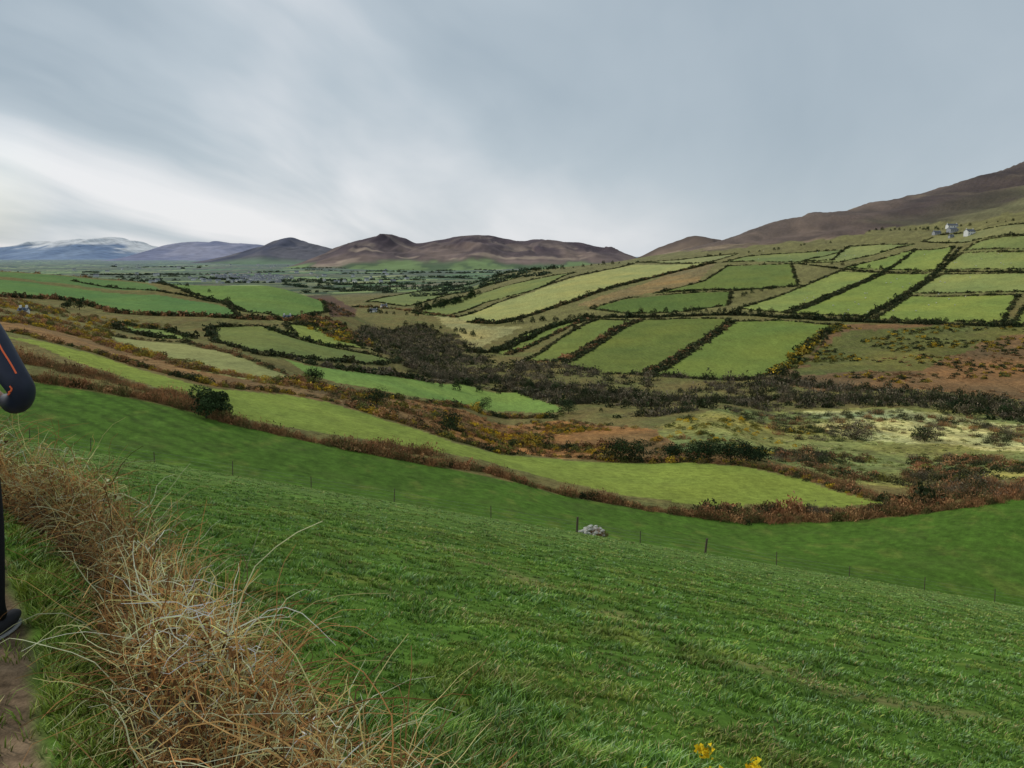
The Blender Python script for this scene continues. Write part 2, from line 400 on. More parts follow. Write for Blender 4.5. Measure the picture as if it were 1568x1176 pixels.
def c_snow(X,Y,Z_,h,g):
    n=fbm(X/300,Y/900,4,91)
    c=mixc(alb(98,116,142),alb(120,136,158),smooth(n,-.5,.5))  # bluish rock tones have the atmospheric haze painted into them
    return mixc(c,alb(220,228,238),smooth(h+.30*n+.15*g,.55,.78))
hill('snowy_mountain',[(-330,396),(-200,384),(-80,380),(0,379),(40,371),(75,367),(100,370),(130,367),(180,366),(215,374),(245,386),(275,399)],17000,4000,4000,-90,c_snow,101,.25,.08)
def c_purp(X,Y,Z_,h,g): return mixc(alb(112,116,138),alb(136,136,152),smooth(fbm(X/400,Y/900,4,92),-.4,.4))  # atmospheric haze painted into the purple-blue base colour
hill('distant_mountain',[(220,400),(250,386),(280,374),(330,371),(380,374),(420,378),(450,386),(480,398)],13500,3000,3000,-90,c_purp,102,.15,.04)
def c_slate(X,Y,Z_,h,g): return mixc(mixc(alb(70,72,86),alb(92,90,96),smooth(fbm(X/200,Y/600,4,93),-.3,.3)),alb(96,114,92),1-smooth(h,.1,.35))
hill('peaked_hill',[(320,402),(370,390),(405,376),(425,367),(445,363),(465,369),(500,378),(530,390),(560,402)],8600,1800,2500,-90,c_slate,103,.12)
def c_brown(X,Y,Z_,h,g):
    n=fbm(X/200,Y/600,5,94)
    c=mixc(alb(84,72,72),alb(112,96,88),smooth(n,-.25,.25))
    c=mixc(c,alb(152,134,116),smooth(fbm(X/300,Y/220,4,95),.12,.3)*.75)
    c=mixc(c,alb(68,58,64),smooth(h-.25*n,.58,.9)*.75)
    c=c*(1+.25*fbm(X/50,Y/200,4,98)[...,None])
    return mixc(c,mixc(alb(108,126,82),alb(78,94,68),smooth(n,-.1,.1)),1-smooth(h+.22*n,.18,.34))
hill('brown_hill',[(480,408),(500,392),(520,382),(560,370),(600,361),(620,364),(640,371),(680,365),(740,359),(775,364),(805,372),(840,369),(880,370),(920,377),(950,388),(975,398),(1000,406)],6200,1900,2200,-90,c_brown,104,.17,.02)
def c_br2(X,Y,Z_,h,g):
    n=fbm(X/160,Y/300,4,96)
    return mixc(mixc(alb(98,84,74),alb(128,110,92),smooth(n,-.3,.4)),alb(72,62,58),smooth(h,.7,1)*.6)
hill('heather_hill',[(940,406),(975,394),(1020,374),(1060,362),(1090,366),(1130,374),(1200,384),(1260,400)],2900,800,900,-70,c_br2,105,.10)

# ------------------------------------------------------------------ vegetation library
def rand_unit(n):
    v=rng.normal(size=(n,3));return v/np.linalg.norm(v,axis=1,keepdims=True)
def leaves(P,size,n_dirs=None):
    n=len(P);a=rand_unit(n);b=np.cross(a,rand_unit(n));b/=np.linalg.norm(b,axis=1,keepdims=True)+1e-9
    s=(size*rng.uniform(.6,1.4,n))[:,None]
    return np.stack([P-a*s*.5,P+a*s*.5+b*s*.25,P+b*s*.75],1)
def t_bush(n,s,flat=1.0):
    d=rand_unit(n);d[:,2]=np.abs(d[:,2])
    lob=rand_unit(7);lob[:,2]=np.abs(lob[:,2])
    l=(np.maximum(d@lob.T,0)**6).max(1)
    r=(.55+.5*l)*rng.uniform(.45,1.0,n)**.45
    P=d*r[:,None];P[:,2]=P[:,2]*flat
    V=leaves(P,s)
    cf=rng.uniform(.65,1.3,n)*(.75+.4*np.clip(P[:,2],0,1))  # random leaf tone, plus shading baked in: darker towards the bottom
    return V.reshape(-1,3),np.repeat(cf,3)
def t_twig(n,w=.03):
    base=rng.normal(size=(n,3))*[.35,.35,0];d=rand_unit(n);d[:,2]=np.abs(d[:,2])*1.0+.35;d/=np.linalg.norm(d,axis=1,keepdims=True)
    L=rng.uniform(.4,1.05,n)[:,None];mid=base+d*L*.4;mid[:,2]=np.maximum(mid[:,2],0)
    tip=base+d*L+rand_unit(n)*.12
    sd=np.cross(d,rand_unit(n));sd/=np.linalg.norm(sd,axis=1,keepdims=True)
    V=np.stack([base*.5+mid*.5-sd*w,base*.5+mid*.5+sd*w,tip],1)
    return V.reshape(-1,3),np.repeat(rng.uniform(.6,1.3,n),3)
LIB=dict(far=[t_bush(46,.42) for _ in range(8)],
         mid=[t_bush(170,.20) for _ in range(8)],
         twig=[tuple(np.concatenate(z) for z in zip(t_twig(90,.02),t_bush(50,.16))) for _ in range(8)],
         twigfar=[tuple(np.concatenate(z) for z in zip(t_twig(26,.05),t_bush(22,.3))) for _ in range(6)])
class Acc:
    def __init__(s): s.V=[];s.C=[]
    def put(s,lib,P,S,col):
        n=len(P)
        if n==0: return
        ks=rng.integers(0,len(LIB[lib]),n);an=rng.uniform(0,6.283,n)
        for k in range(len(LIB[lib])):
            i=np.nonzero(ks==k)[0]
            if len(i)==0: continue
            V,cf=LIB[lib][k]
            ca,sa=np.cos(an[i])[:,None],np.sin(an[i])[:,None]
            x=(V[None,:,0]*ca-V[None,:,1]*sa)*S[i,0:1]+P[i,0:1]
            y=(V[None,:,0]*sa+V[None,:,1]*ca)*S[i,1:2]+P[i,1:2]
            z=V[None,:,2]*S[i,2:3]+P[i,2:3]
            s.V.append(np.stack([x,y,z],-1).reshape(-1,3))
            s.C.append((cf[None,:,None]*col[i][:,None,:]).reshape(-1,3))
    def raw(s,V,C_): s.V.append(V.reshape(-1,3));s.C.append(np.broadcast_to(C_,V.reshape(-1,3).shape))
    def build(s,name,mat=None):
        if not s.V: return
        V=np.concatenate(s.V);C_=np.concatenate(s.C)
        return mk_mesh(name,V,np.arange(len(V)).reshape(-1,3),np.clip(C_,.003,.8),mat or M_VEG)
def walk(P,step):
    out=[]
    for i in range(len(P)-1):
        d=np.hypot(*(P[i+1]-P[i]));n=max(1,int(d/step))
        t=(np.arange(n)+rng.uniform(0,1,n))/n
        out.append(P[i]+(P[i+1]-P[i])*t[:,None])
    return np.concatenate(out)
def pick(cols,n):
    cols=np.array(cols);return cols[rng.integers(0,len(cols),n)]*rng.uniform(.75,1.25,(n,1))
def hedge(acc,uv,lib,step,r,h,wid,cols,gap=0,ymax=2300,world=False,per=1):
    P=np.array(uv) if world else sites(uv,ymax=ymax)
    W=np.concatenate([walk(P,step) for _ in range(per)])
    W=W+rng.normal(size=W.shape)*wid*.4
    if gap: W=W[vnoise(W[:,0]/14,W[:,1]/14,int(rng.integers(1e4)))>gap]
    n=len(W);z=height(W[:,0],W[:,1])
    var=.5+1.0*vnoise(W[:,0]/5,W[:,1]/5,5)
    big=np.where(rng.random(n)<.06,1.6,1.0)
    sc=rng.uniform(.7,1.3,(n,1))*(var*big)[:,None]*np.array([[r,r,h]])
    acc.put(lib,np.column_stack([W,z-.12*h]),sc,pick(cols,n))
def scatter(acc,uv,lib,n,r,h,cols,ymax=2300,clump=0,cs=25):
    P=sites(uv,ymax=ymax);x0,y0=P.min(0);x1,y1=P.max(0)
    W=np.column_stack([rng.uniform(x0,x1,n*6),rng.uniform(y0,y1,n*6)])
    W=W[inpoly(W[:,0],W[:,1],P)]
    if clump: W=W[vnoise(W[:,0]/cs,W[:,1]/cs,int(rng.integers(1e4)))>clump]
    W=W[:n];k=len(W);z=height(W[:,0],W[:,1])
    sc=rng.uniform(.45,1.4,(k,1))*np.array([[r,r,h]])
    acc.put(lib,np.column_stack([W,z-.1*h]),sc,pick(cols,k))
BR=[alb(148,110,76),alb(160,120,80),alb(124,98,68),alb(112,98,62)]
RUST=[alb(150,108,74),alb(164,126,86),alb(128,100,68),alb(100,94,56)]
DK=[alb(48,56,34),alb(60,64,40),alb(72,70,46),alb(54,64,38)]
EV=[alb(40,54,32),alb(50,64,36),alb(34,46,28)]
GO=[alb(112,108,50),alb(150,128,50),alb(92,96,48),alb(180,150,46)]
BARE=[alb(96,88,72),alb(110,98,80),alb(78,74,58),alb(122,110,88)]

H1=[(-150,553),(0,574),(60,584),(160,600),(230,615),(310,634),(345,647),(420,664),(500,682),(600,702),(660,712),(740,722),(800,741),(900,765),(1000,782),(1100,795),(1200,799),(1290,797),(1380,788),(1480,777),(1568,763),(1700,745)]
A=Acc()
hedge(A,H1,'twig',.5,1.1,1.6,1.7,RUST,ymax=160,per=2)
hedge(A,H1,'mid',.9,.9,1.2,1.8,RUST+DK[:1],ymax=160,per=2)
hedge(A,[(-100,535),(0,548),(110,568),(200,592),(300,622)],'twig',.5,1.2,1.4,3.6,BR,ymax=170,per=3)
hedge(A,[(560,690),(600,690),(660,698)],'twig',.3,1.4,2.0,2.,BR,ymax=170,per=2)
hedge(A,[(1080,788),(1160,786),(1240,788),(1300,790),(1380,782),(1450,772)],'mid',.5,1.3,1.8,2.6,DK+RUST+RUST,ymax=175,per=2)
hedge(A,[(1240,790),(1275,790)],'twig',.3,1.2,2.6,1.5,BARE,ymax=165,per=2)
A.build('bracken_hedge')
A=Acc()
H2=[(0,506),(60,519),(160,545),(250,572),(330,592),(430,601),(500,613),(560,630),(650,658),(700,676),(800,696),(880,702),(930,706),(1050,709),(1150,714),(1230,733),(1370,771)]
hedge(A,H2,'mid',.8,1.1,1.1,2.2,BR+GO+DK,ymax=260,per=2)
hedge(A,[(0,490),(160,525),(300,565),(430,588),(520,600),(600,625),(700,655),(850,685),(960,690)],'mid',1.0,1.4,1.3,7,BR+BR+GO,ymax=300,per=3)
hedge(A,[(520,608),(600,628),(700,660),(800,682),(930,698)],'mid',1.2,1.3,1.7,5,DK+GO,ymax=300,per=2,gap=.4)
hedge(A,[(440,585),(520,600),(640,615),(700,622),(780,635),(850,640)],'mid',1.0,1.5,1.5,4,DK+GO+BR,ymax=330,per=2,gap=.3)
hedge(A,[(1150,715),(1240,732),(1300,750),(1370,766),(1450,765),(1568,750)],'twig',.7,1.2,1.2,3,RUST,ymax=220,per=3)
A.build('gorse_hedge')
A=Acc()
scatter(A,[(440,590),(640,612),(860,640),(1000,660),(1180,695),(1150,712),(1000,700),(800,694),(650,655),(560,630)],'mid',800,1.1,1.1,GO+BR+BR+DK,clump=.35)
scatter(A,[(700,640),(860,650),(1010,668),(1000,698),(900,690),(780,680)],'mid',240,1.2,1.2,[alb(195,160,40),alb(140,126,48),alb(150,115,50),alb(84,90,44)],clump=.4)
scatter(A,[(0,455),(110,480),(350,497),(350,507),(180,502),(170,520),(60,515),(0,505),(-60,480)],'mid',650,1.5,1.6,BR+GO,ymax=500,clump=.35)
scatter(A,[(1190,575),(1290,500),(1430,500),(1650,505),(1650,560),(1400,590)],'far',700,1.8,1.6,GO+DK,clump=.48)
scatter(A,[(1250,560),(1650,540),(1650,615),(1380,598)],'far',320,1.6,1.0,BR+RUST+DK[:2],clump=.4)
scatter(A,[(440,490),(520,495),(600,550),(560,540)],'far',300,2.2,2.2,BR+DK+GO,clump=.3)
MARSH=[(1000,655),(1130,627),(1400,628),(1650,650),(1650,740),(1400,745),(1180,706)]
scatter(A,MARSH,'twig',460,1.9,1.9,BARE+BR+DK+DK,clump=.5,cs=18)
scatter(A,MARSH,'mid',1200,.7,.45,[alb(112,118,58),alb(160,152,92),alb(90,98,48),alb(190,182,124)],clump=.35,cs=7)
scatter(A,[(1170,690),(1290,700),(1420,700),(1650,700),(1650,745),(1400,745),(1280,735)],'mid',300,1.7,1.5,DK+RUST+GO[:1],clump=.4,cs=12)
scatter(A,[(1010,650),(1130,640),(1250,660),(1200,700),(1080,690)],'mid',90,1.2,1.2,[alb(195,160,40),alb(120,112,48),alb(84,90,44)],clump=.45,cs=12)
scatter(A,[(470,445),(500,450),(545,474),(540,486),(508,486)],'far',220,2.2,2.2,BARE+RUST,ymax=900)
A.build('gorse_scrub')
A=Acc()
VAL=[(560,500),(640,498),(700,520),(760,545),(870,562),(1000,582),(1180,586),(1380,600),(1568,612),(1750,615),(1750,655),(1568,650),(1400,628),(1240,626),(1100,628),(1000,640),(900,640),(850,618),(780,598),(640,572),(600,552),(530,520)]
scatter(A,VAL,'twigfar',2500,2.6,3.2,BARE+BARE+DK,clump=.36,cs=30)
scatter(A,VAL,'far',600,2.4,2.8,DK+DK+BARE,clump=.48)
scatter(A,[(640,500),(700,515),(760,545),(700,570),(620,560),(600,520)],'twigfar',320,2.6,2.8,DK+BARE+BARE,clump=.35)
hedge(A,[(870,620),(960,610),(1060,615),(1200,612),(1380,615),(1500,622),(1650,640)],'twig',1.3,2.6,3.5,9,BARE+DK+DK,per=2)
hedge(A,[(640,575),(760,580),(870,600),(960,615)],'twig',1.6,2.4,3.0,9,BARE+DK,per=2)
hedge(A,[(980,575),(1100,583),(1180,580),(1250,595),(1380,600)],'twigfar',1.4,2.4,3.0,5,DK+BARE,per=2)
scatter(A,[(1380,712),(1650,718),(1650,770),(1480,770),(1400,760)],'twig',230,1.8,1.8,BARE+DK+RUST,clump=.2)
scatter(A,[(1270,652),(1340,655),(1335,680),(1270,678)],'twig',34,2.0,1.8,BARE+DK)
scatter(A,[(1400,655),(1440,655),(1440,680),(1400,678)],'twig',20,2.0,2.0,BARE+DK)
scatter(A,[(1185,690),(1250,690),(1250,715),(1190,705)],'twig',26,1.8,2.2,RUST+BARE)
A.build('valley_scrub_woodland')
A=Acc()
for k,(c,p) in GREENS.items():
    if k in('f3','f4','f5','r1','l1','l3'): continue
    ym=2300 if k[0] in 'rbcd' else 900
    hedge(A,p+[p[0]],'far',1.7,1.8,1.7,1.8,DK+DK+[alb(100,96,62)],gap=.12,ymax=ym)
hedge(A,[(720,494),(760,497),(820,482),(870,465),(950,438),(1020,421),(1095,403)],'far',1.4,2.8,2.6,4.5,DK+DK+BR[2:],per=2)
hedge(A,[(700,487),(760,465),(880,425),(970,405)],'far',2,1.8,1.9,1.8,DK)
hedge(A,[(720,540),(752,541),(830,508),(905,487),(990,487),(1120,484),(1200,488),(1290,492),(1400,497),(1560,500)],'far',.9,2.3,2.8,4,DK,per=2)
hedge(A,[(800,556),(860,555),(915,524),(980,491)],'far',1.3,2.6,2.1,4,BR+DK+DK)
hedge(A,[(985,575),(1050,541),(1120,495)],'far',1.3,2.4,2.3,3.6,BR+DK+DK)
hedge(A,[(1180,576),(1240,530),(1290,500)],'far',1.1,2.8,2.7,6.,DK+GO)
hedge(A,[(775,545),(830,523),(905,489)],'far',1.3,2.4,2.0,2.8,BR+DK+DK)
hedge(A,[(1325,487),(1390,452),(1436,418),(1470,380)],'far',1.3,2.2,2.1,2.5,DK)
hedge(A,[(1205,481),(1295,445),(1352,419),(1402,383)],'far',1.3,2.2,2.1,2.5,DK)
hedge(A,[(1220,404),(1290,414),(1352,418),(1436,418),(1600,419)],'far',1.4,2.0,2.0,2,DK)
hedge(A,[(1000,450),(1120,447),(1225,440)],'far',1.5,2.0,2.0,2.5,DK)
hedge(A,[(165,514),(280,525),(380,551),(445,576),(480,582)],'mid',1.2,1.3,1.2,2.5,BR+DK,ymax=400,gap=.2)
hedge(A,[(430,546),(470,558),(560,571),(700,586),(800,601),(864,622)],'far',1.1,1.9,2.0,3,DK+BARE,ymax=600)
hedge(A,[(0,455),(110,461),(180,480),(300,485),(370,490),(440,491),(500,489)],'far',1.1,2.0,2.3,4,DK+BR,ymax=800,per=2)
hedge(A,[(110,426),(240,446),(300,456),(350,468),(370,487)],'far',1.5,1.4,1.6,1.5,DK,ymax=800)
hedge(A,[(0,413),(120,420),(230,432),(455,437)],'far',1.5,1.8,2.1,3,DK+BR,ymax=900,gap=.15)
hedge(A,[(545,470),(640,478),(700,487)],'far',2,2.5,2.5,8,DK+BR)
A.build('field_boundary_hedges')
A=Acc()
for i in range(46):
    u=rng.uniform(120,800);v=rng.uniform(408,448)
    x,y=site(u,v,ymin=1500,ymax=7000)
    an=rng.choice([.5,2.07])+rng.normal()*.15;L=rng.uniform(150,500)
    n=int(L/9);t=rng.uniform(-.5,.5,n)*L
    wx=x+np.cos(an)*t+rng.normal(size=n)*4;wy=np.maximum(y+np.sin(an)*t,1400);z=height(wx,wy)
    s=rng.uniform(.6,1.5,(n,1))*np.array([[7,7,7]])
    A.put('far',np.column_stack([wx,wy,z-1]),s,pick([alb(66,80,58),alb(78,84,64),alb(58,72,54)],n))
A.build('lowland_hedgerows')
A=Acc()
def dtrees(uv,n,h,ymax=2300,wid=6,cols=EV+DK,ymin=92):
    P=sites(uv,ymax=ymax,ymin=ymin);d=np.hypot(*(np.diff(P,axis=0).T));W=walk(P,max(d.sum()/n,.5))[:n]
    W=W+rng.normal(size=W.shape)*wid*.3;k=len(W);z=height(W[:,0],W[:,1])
    s=rng.uniform(.45,1.4,(k,1))
    for (dz,w) in ((.25,.45),(.5,.36)):
        A.put('mid',np.column_stack([W,z+h*s[:,0]*(dz-.2)]),s*np.array([[h*w,h*w,h*.5]]),pick(cols,k))
dtrees([(780,497),(830,492),(905,489),(990,480),(1060,478),(1130,480)],38,6)
dtrees([(1130,478),(1200,486),(1290,489),(1400,494),(1540,498)],36,6)
dtrees([(1110,460),(1180,445),(1225,438)],10,6.5)
dtrees([(860,470),(900,455),(960,437)],11,5.5)
dtrees([(1330,358),(1400,354),(1440,352)],14,7)
dtrees([(1400,352),(1500,345),(1568,338)],12,5)
dtrees([(1030,400),(1150,388),(1290,372)],16,5)
dtrees([(1220,402),(1430,418),(1568,420)],14,5)
dtrees([(1325,486),(1390,452),(1436,418)],9,5)
dtrees([(620,500),(690,505),(740,520)],14,6)
dtrees([(560,478),(600,482),(640,485)],9,7)
dtrees([(800,418),(870,412),(960,403)],16,9,cols=DK)
dtrees([(560,440),(640,432),(700,428)],18,9,cols=DK)
dtrees([(1190,575),(1250,590),(1370,600),(1500,607)],22,5)
dtrees([(1440,628),(1500,635),(1560,640)],12,5.5)
dtrees([(160,424),(250,432),(330,452),(360,470)],8,5,ymax=900)
dtrees([(660,590),(800,592),(900,610),(1050,600)],18,5)
dtrees([(870,632),(1000,625),(1120,622),(1260,620),(1400,622)],20,4.5,wid=14)
dtrees([(648,476),(690,466),(732,452)],30,13,wid=14,ymin=700,cols=EV)
A.build('distant_trees')
print('veg',time.time()-T0)

# ------------------------------------------------------------------ individual trees
def cone(p0,p1,r0,r1,n=6):
    p0=np.array(p0,float);p1=np.array(p1,float);d=p1-p0;d/=np.linalg.norm(d)
    a=np.cross(d,[0.3,.9,.1]);a/=np.linalg.norm(a);b=np.cross(d,a)
    an=np.arange(n)*2*math.pi/n
    c=np.cos(an)[:,None]*a+np.sin(an)[:,None]*b
    A0=p0+c*r0;A1=p1+c*r1;T=[]
    for i in range(n):
        j=(i+1)%n
        T+= [[A0[i],A0[j],A1[j]],[A0[i],A1[j],A1[i]]]
    return np.array(T)
def tree(name,x,y,h,w,n=1100,leaf=.28,cols=EV,bare=.15):
    A=Acc();z=float(height(x,y))-.1
    A.raw(cone((x,y,z),(x+.1,y,z+h*.45),h*.035,h*.02),alb(70,58,46))
    L=[]
    for i in range(9):
        an=i*2.4+rng.uniform(0,1);rr=w*.5*rng.uniform(.35,.75);zz=h*rng.uniform(.28,.80)
        c=np.array([x+math.cos(an)*rr,y+math.sin(an)*rr,z+zz]);L.append((c,rng.uniform(.26,.38)*w))
        A.raw(cone((x,y,z+h*.15+zz*.25),c,h*.014,h*.005,4),alb(70,58,46))
    L.append((np.array([x,y,z+h*.72]),.32*w))
    for c,r in L:
        m=n//len(L);d=rand_unit(m);P=c+d*(r*rng.uniform(.3,1,m)**.5)[:,None]*[1,1,.8]
        P=P[P[:,2]>z+bare*h];m=len(P)
        base=pick(cols,1)[0];col=base*(rng.uniform(.7,1.4,(m,1)))
        A.raw(leaves(P,leaf),np.repeat(col,3,axis=0))
    A.build(name)
for (u,v,hp_,wp) in [(316,642,56,40),(334,640,44,36),(480,586,26,28),(577,630,34,38),(690,662,34,38),(738,630,22,28),(870,634,20,28)]:
    x,y=site(u,v,ymax=330);tree('evergreen_tree',x,y,hp_*y/F,wp*y/F,2800 if hp_>40 else 1800,.30,cols=EV+[alb(60,74,46)])
for (u,v,hp_,wp) in [(945,706,36,38),(972,707,34,38),(1030,704,22,30),(1068,707,30,34),(1088,708,32,38),(1118,707,30,36),(1142,708,30,34),(1162,705,20,28)]:
    x,y=site(u,v,ymax=260);tree('holly_bush',x,y,hp_*y/F,wp*1.15*y/F,1600,.34,bare=0)
for (u,v,hp_,wp) in [(103,474,19,17),(122,475,17,17),(1480,640,20,30),(1440,632,18,26),(1310,674,26,50),(1415,678,22,36)]:
    x,y=site(u,v,ymax=600);tree('small_tree',x,y,hp_*y/F,wp*y/F,900,.5,bare=.05,cols=EV if u<1000 else DK+BARE)

# ------------------------------------------------------------------ fence
mwood=flat_mat('weathered_wood',alb(84,74,62),30,.3)
mwire=flat_mat('galvanised_wire',(.3,.3,.3),30,.1,.5,.5)
def tube_obj(name,paths,r,mat,parent=None):
    cu=bpy.data.curves.new(name,'CURVE');cu.dimensions='3D';cu.bevel_depth=r;cu.bevel_resolution=1
    for p in paths:
        s=cu.splines.new('POLY');s.points.add(len(p)-1)
        for i,c in enumerate(p): s.points[i].co=(*c,1)
    cu.materials.append(mat);o=bpy.data.objects.new(name,cu);scene.collection.objects.link(o)
    if parent: o.parent=parent
    return o
fe=bpy.data.objects.new('wire_fence',None);scene.collection.objects.link(fe)
us=[-160,-60,60,150,245,362,480,605,752,883,980,1080,1190,1303,1420,1530,1640]
tops=[]
for i,u in enumerate(us):
    Y=64.3;a=(u-784)/F/.96;x=a*Y;z=float(height(x,Y))
    big=u in(883,1080);h=(1.25 if big else .8+.35*rng.random());r=.09 if big else .035
    V=[];n=8;lean=rng.normal()*.05
    rings=[(-.3,1),(0,1),(h*.5,.95),(h-.05,.92),(h,.6)]
    for zz,k in rings:
        for j in range(n):
            t=j*2*math.pi/n;V.append((x+lean*zz+r*k*math.cos(t)*(1+.1*math.sin(3*t)),Y+r*k*math.sin(t),z+zz))
    T=[]
    for q_ in range(len(rings)-1):
        for j in range(n):
            a0=q_*n+j;a1=q_*n+(j+1)%n;T+=[(a0,a1,a1+n),(a0,a1+n,a0+n)]
    c=len(V);V.append((x+lean*h,Y,z+h));T+=[(c-n+j,c-n+(j+1)%n,c) for j in range(n)]
    o=mk_mesh('post_%d'%i,V,T,None,mwood);o.parent=fe
    tops.append((x+lean*h,Y,z,h))
for k,f in enumerate((.3,.6,.88)):
    pth=[]
    for (x,Y,z,h) in tops: pth.append((x,Y-.05,z+.95*f))
    tube_obj('wire_%d'%k,[pth],.003,mwire,fe)
mst=flat_mat('lichen_stone',(.50,.49,.42),6,.5)
def stone_heap():
    V=[];T=[];cx=(908-784)/F/.96*64.5
    import bmesh
    for i in range(70):
        r=rng.uniform(.07,.19);d=rng.normal(size=2)*[.5,.3];zz=max(0,.9-abs(d[0])*.6-abs(d[1])*.5)*rng.uniform(.2,1)
        bm=bmesh.new();bmesh.ops.create_icosphere(bm,subdivisions=2,radius=r)
        b0=len(V)
        for v in bm.verts:
            p=np.array(v.co)*[1.2,1,.75];p*=1+.25*math.sin(p[0]*23+i)*math.cos(p[1]*19+i*2)
            V.append((cx+d[0]+p[0],64.5+d[1]+p[1],float(height(cx,64.5))+zz+p[2]+.05))
        for f in bm.faces: T.append([b0+v.index for v in f.verts])
        bm.free()
    return mk_mesh('stone_heap',V,T,None,mst)
stone_heap()
A=Acc();cx=(918-784)/F/.96*64.5
for i in range(9):
    x=cx+rng.normal()*.6;y=64.2+rng.normal()*.3
    A.put('twig',np.array([[x,y,float(height(x,y))]]),np.array([[.35,.35,.7]]),pick(BR,1))
A.build('bramble_clump')

# ------------------------------------------------------------------ houses
mwall=flat_mat('white_render',(.78,.78,.75),2,.06);mgrey=flat_mat('grey_render',(.36,.37,.38),2,.1)
mroof=flat_mat('slate_roof',(.10,.11,.13),3,.2,.6);mwin=flat_mat('window_glass',(.04,.05,.06),3,.1,.2,.6);mdoor=flat_mat('painted_door',(.05,.1,.16),3,.1)
def box(name,x0,x1,y0,y1,z0,z1,mat,par,):
    V=[(x,y,z) for x in(x0,x1) for y in(y0,y1) for z in(z0,z1)]
    Q=[(0,1,3,2),(4,6,7,5),(0,4,5,1),(2,3,7,6),(0,2,6,4),(1,5,7,3)]
    o=mk_mesh(name,V,Q,None,mat,nv=4);o.parent=par;return o
def house(name,x,y,w,d,h,rf,rot,wall=mwall,lift=0):
    e=bpy.data.objects.new(name,None);scene.collection.objects.link(e)
    e.location=(x,y,float(height(x,y))+lift);e.rotation_euler=(0,0,rot)
    w/=2;d/=2
    V=[(-w,-d,-2),(w,-d,-2),(w,d,-2),(-w,d,-2),(-w,-d,h),(w,-d,h),(w,d,h),(-w,d,h),(-w,0,h+rf),(w,0,h+rf)]
    T=[(0,1,5),(0,5,4),(2,3,7),(2,7,6),(1,2,6),(1,6,5),(3,0,4),(3,4,7),(4,7,8),(5,9,6)]
    o=mk_mesh('walls',V,T,None,wall);o.parent=e
    ov=.35;k=rf/d
    V=[(-w-ov,-d-ov,h-ov*k+.06),(w+ov,-d-ov,h-ov*k+.06),(w+ov,0,h+rf+.06),(-w-ov,0,h+rf+.06),(-w-ov,d+ov,h-ov*k+.06),(w+ov,d+ov,h-ov*k+.06)]
    V+=[(a,b,c+.18) for a,b,c in V]
    Q=[(6,7,8,9),(9,8,11,10),(0,3,2,1),(3,4,5,2),(0,1,7,6),(4,10,11,5),(0,6,9,3),(3,9,10,4),(1,2,8,7),(2,5,11,8)]
    o=mk_mesh('roof',V,Q,None,mroof,nv=4);o.parent=e
    box('chimney_1',-w+.1,-w+.8,-.4,.4,h+rf-.4,h+rf+1.1,wall,e);box('chimney_2',w-.8,w-.1,-.4,.4,h+rf-.4,h+rf+1.1,wall,e)
    n=max(2,int(w*2/3.2))
    for i in range(n):
        cx=-w+(i+.5)*2*w/n
        if i==n//2: box('door',cx-.5,cx+.5,-d-.05,-d+.05,0,2.1,mdoor,e)
        else: box('window_%d'%i,cx-.5,cx+.5,-d-.04,-d+.05,.9,2.1,mwin,e)
        if h>4: box('window_u%d'%i,cx-.5,cx+.5,-d-.04,-d+.05,3.4,4.5,mwin,e)
    return e
def hs(u,v,**k): return site(u,v,ymin=400,ymax=1400)
x,y=hs(1484,362);house('white_farmhouse',x,y,12,7,4.5,2.6,.35)
x,y=hs(1466,358);house('grey_barn',x,y+14,13,8,3,2,.3,mgrey,1)
x,y=hs(1474,350);house('white_farmhouse',x,y+30,15,7,2.8,2.2,.1,mwall,1)
x,y=hs(1434,359);house('grey_barn',x,y,10,6,2.6,2,.2,mgrey)
x,y=hs(1456,366);house('stone_shed',x,y,6,4,2.2,1.4,.2,mgrey)
x,y=hs(572,478);house('white_cottage',x,y,9,5,2.6,1.8,.1)
x,y=hs(588,472);house('white_cottage',x,y,8,5,2.6,1.8,.5)
x,y=site(37,480,ymin=200,ymax=420);house('white_cottage',x,y,3.2,2.6,1.2,.9,.1)
x,y=site(440,489,ymin=300,ymax=700);house('white_cottage',x,y,4.5,3,1.2,1,.1)
def town():
    V=[];T=[];Cc=[]
    def one(x,y,w,d,h,rf,rot,wc):
        z=float(height(x,y));c,s=math.cos(rot),math.sin(rot);b=len(V)
        P=[(-w,-d,-2),(w,-d,-2),(w,d,-2),(-w,d,-2),(-w,-d,h),(w,-d,h),(w,d,h),(-w,d,h),(-w,0,h+rf),(w,0,h+rf),
           (-w-.3,-d-.3,h),(w+.3,-d-.3,h),(w+.3,d+.3,h),(-w-.3,d+.3,h),(-w-.3,0,h+rf+.2),(w+.3,0,h+rf+.2)]
        for p in P: V.append((x+p[0]*c-p[1]*s,y+p[0]*s+p[1]*c,z+p[2]))
        for t in [(0,1,5),(0,5,4),(2,3,7),(2,7,6),(1,2,6),(1,6,5),(3,0,4),(3,4,7),(4,7,8),(5,9,6),(10,11,15),(10,15,14),(12,13,14),(12,14,15)]: T.append([b+i for i in t])
        Cc.extend([wc]*10+[np.array((.16,.17,.19))]*6)
    for i in range(150):
        u=rng.normal(385,32);v=rng.normal(427,3.0)
        x,y=site(u,v,ymin=1300,ymax=4200);one(x,y,rng.uniform(4,8),rng.uniform(3,4.5),rng.uniform(3,5.5),2.3,rng.uniform(0,3),np.array((.7,.7,.68))*rng.uniform(.5,1))
    for i in range(50):
        u=rng.uniform(100,640);v=rng.uniform(406,436)
        x,y=site(u,v,ymin=1300,ymax=6000);s=1+y/12000;one(x,y,rng.uniform(4,7)*s,3*s,rng.uniform(3,5)*s,2.5*s,rng.uniform(0,3),np.array((.6,.6,.58)))
    mk_mesh('distant_town',V,T,np.array(Cc),attr_mat('town_render',1,.05))
town()
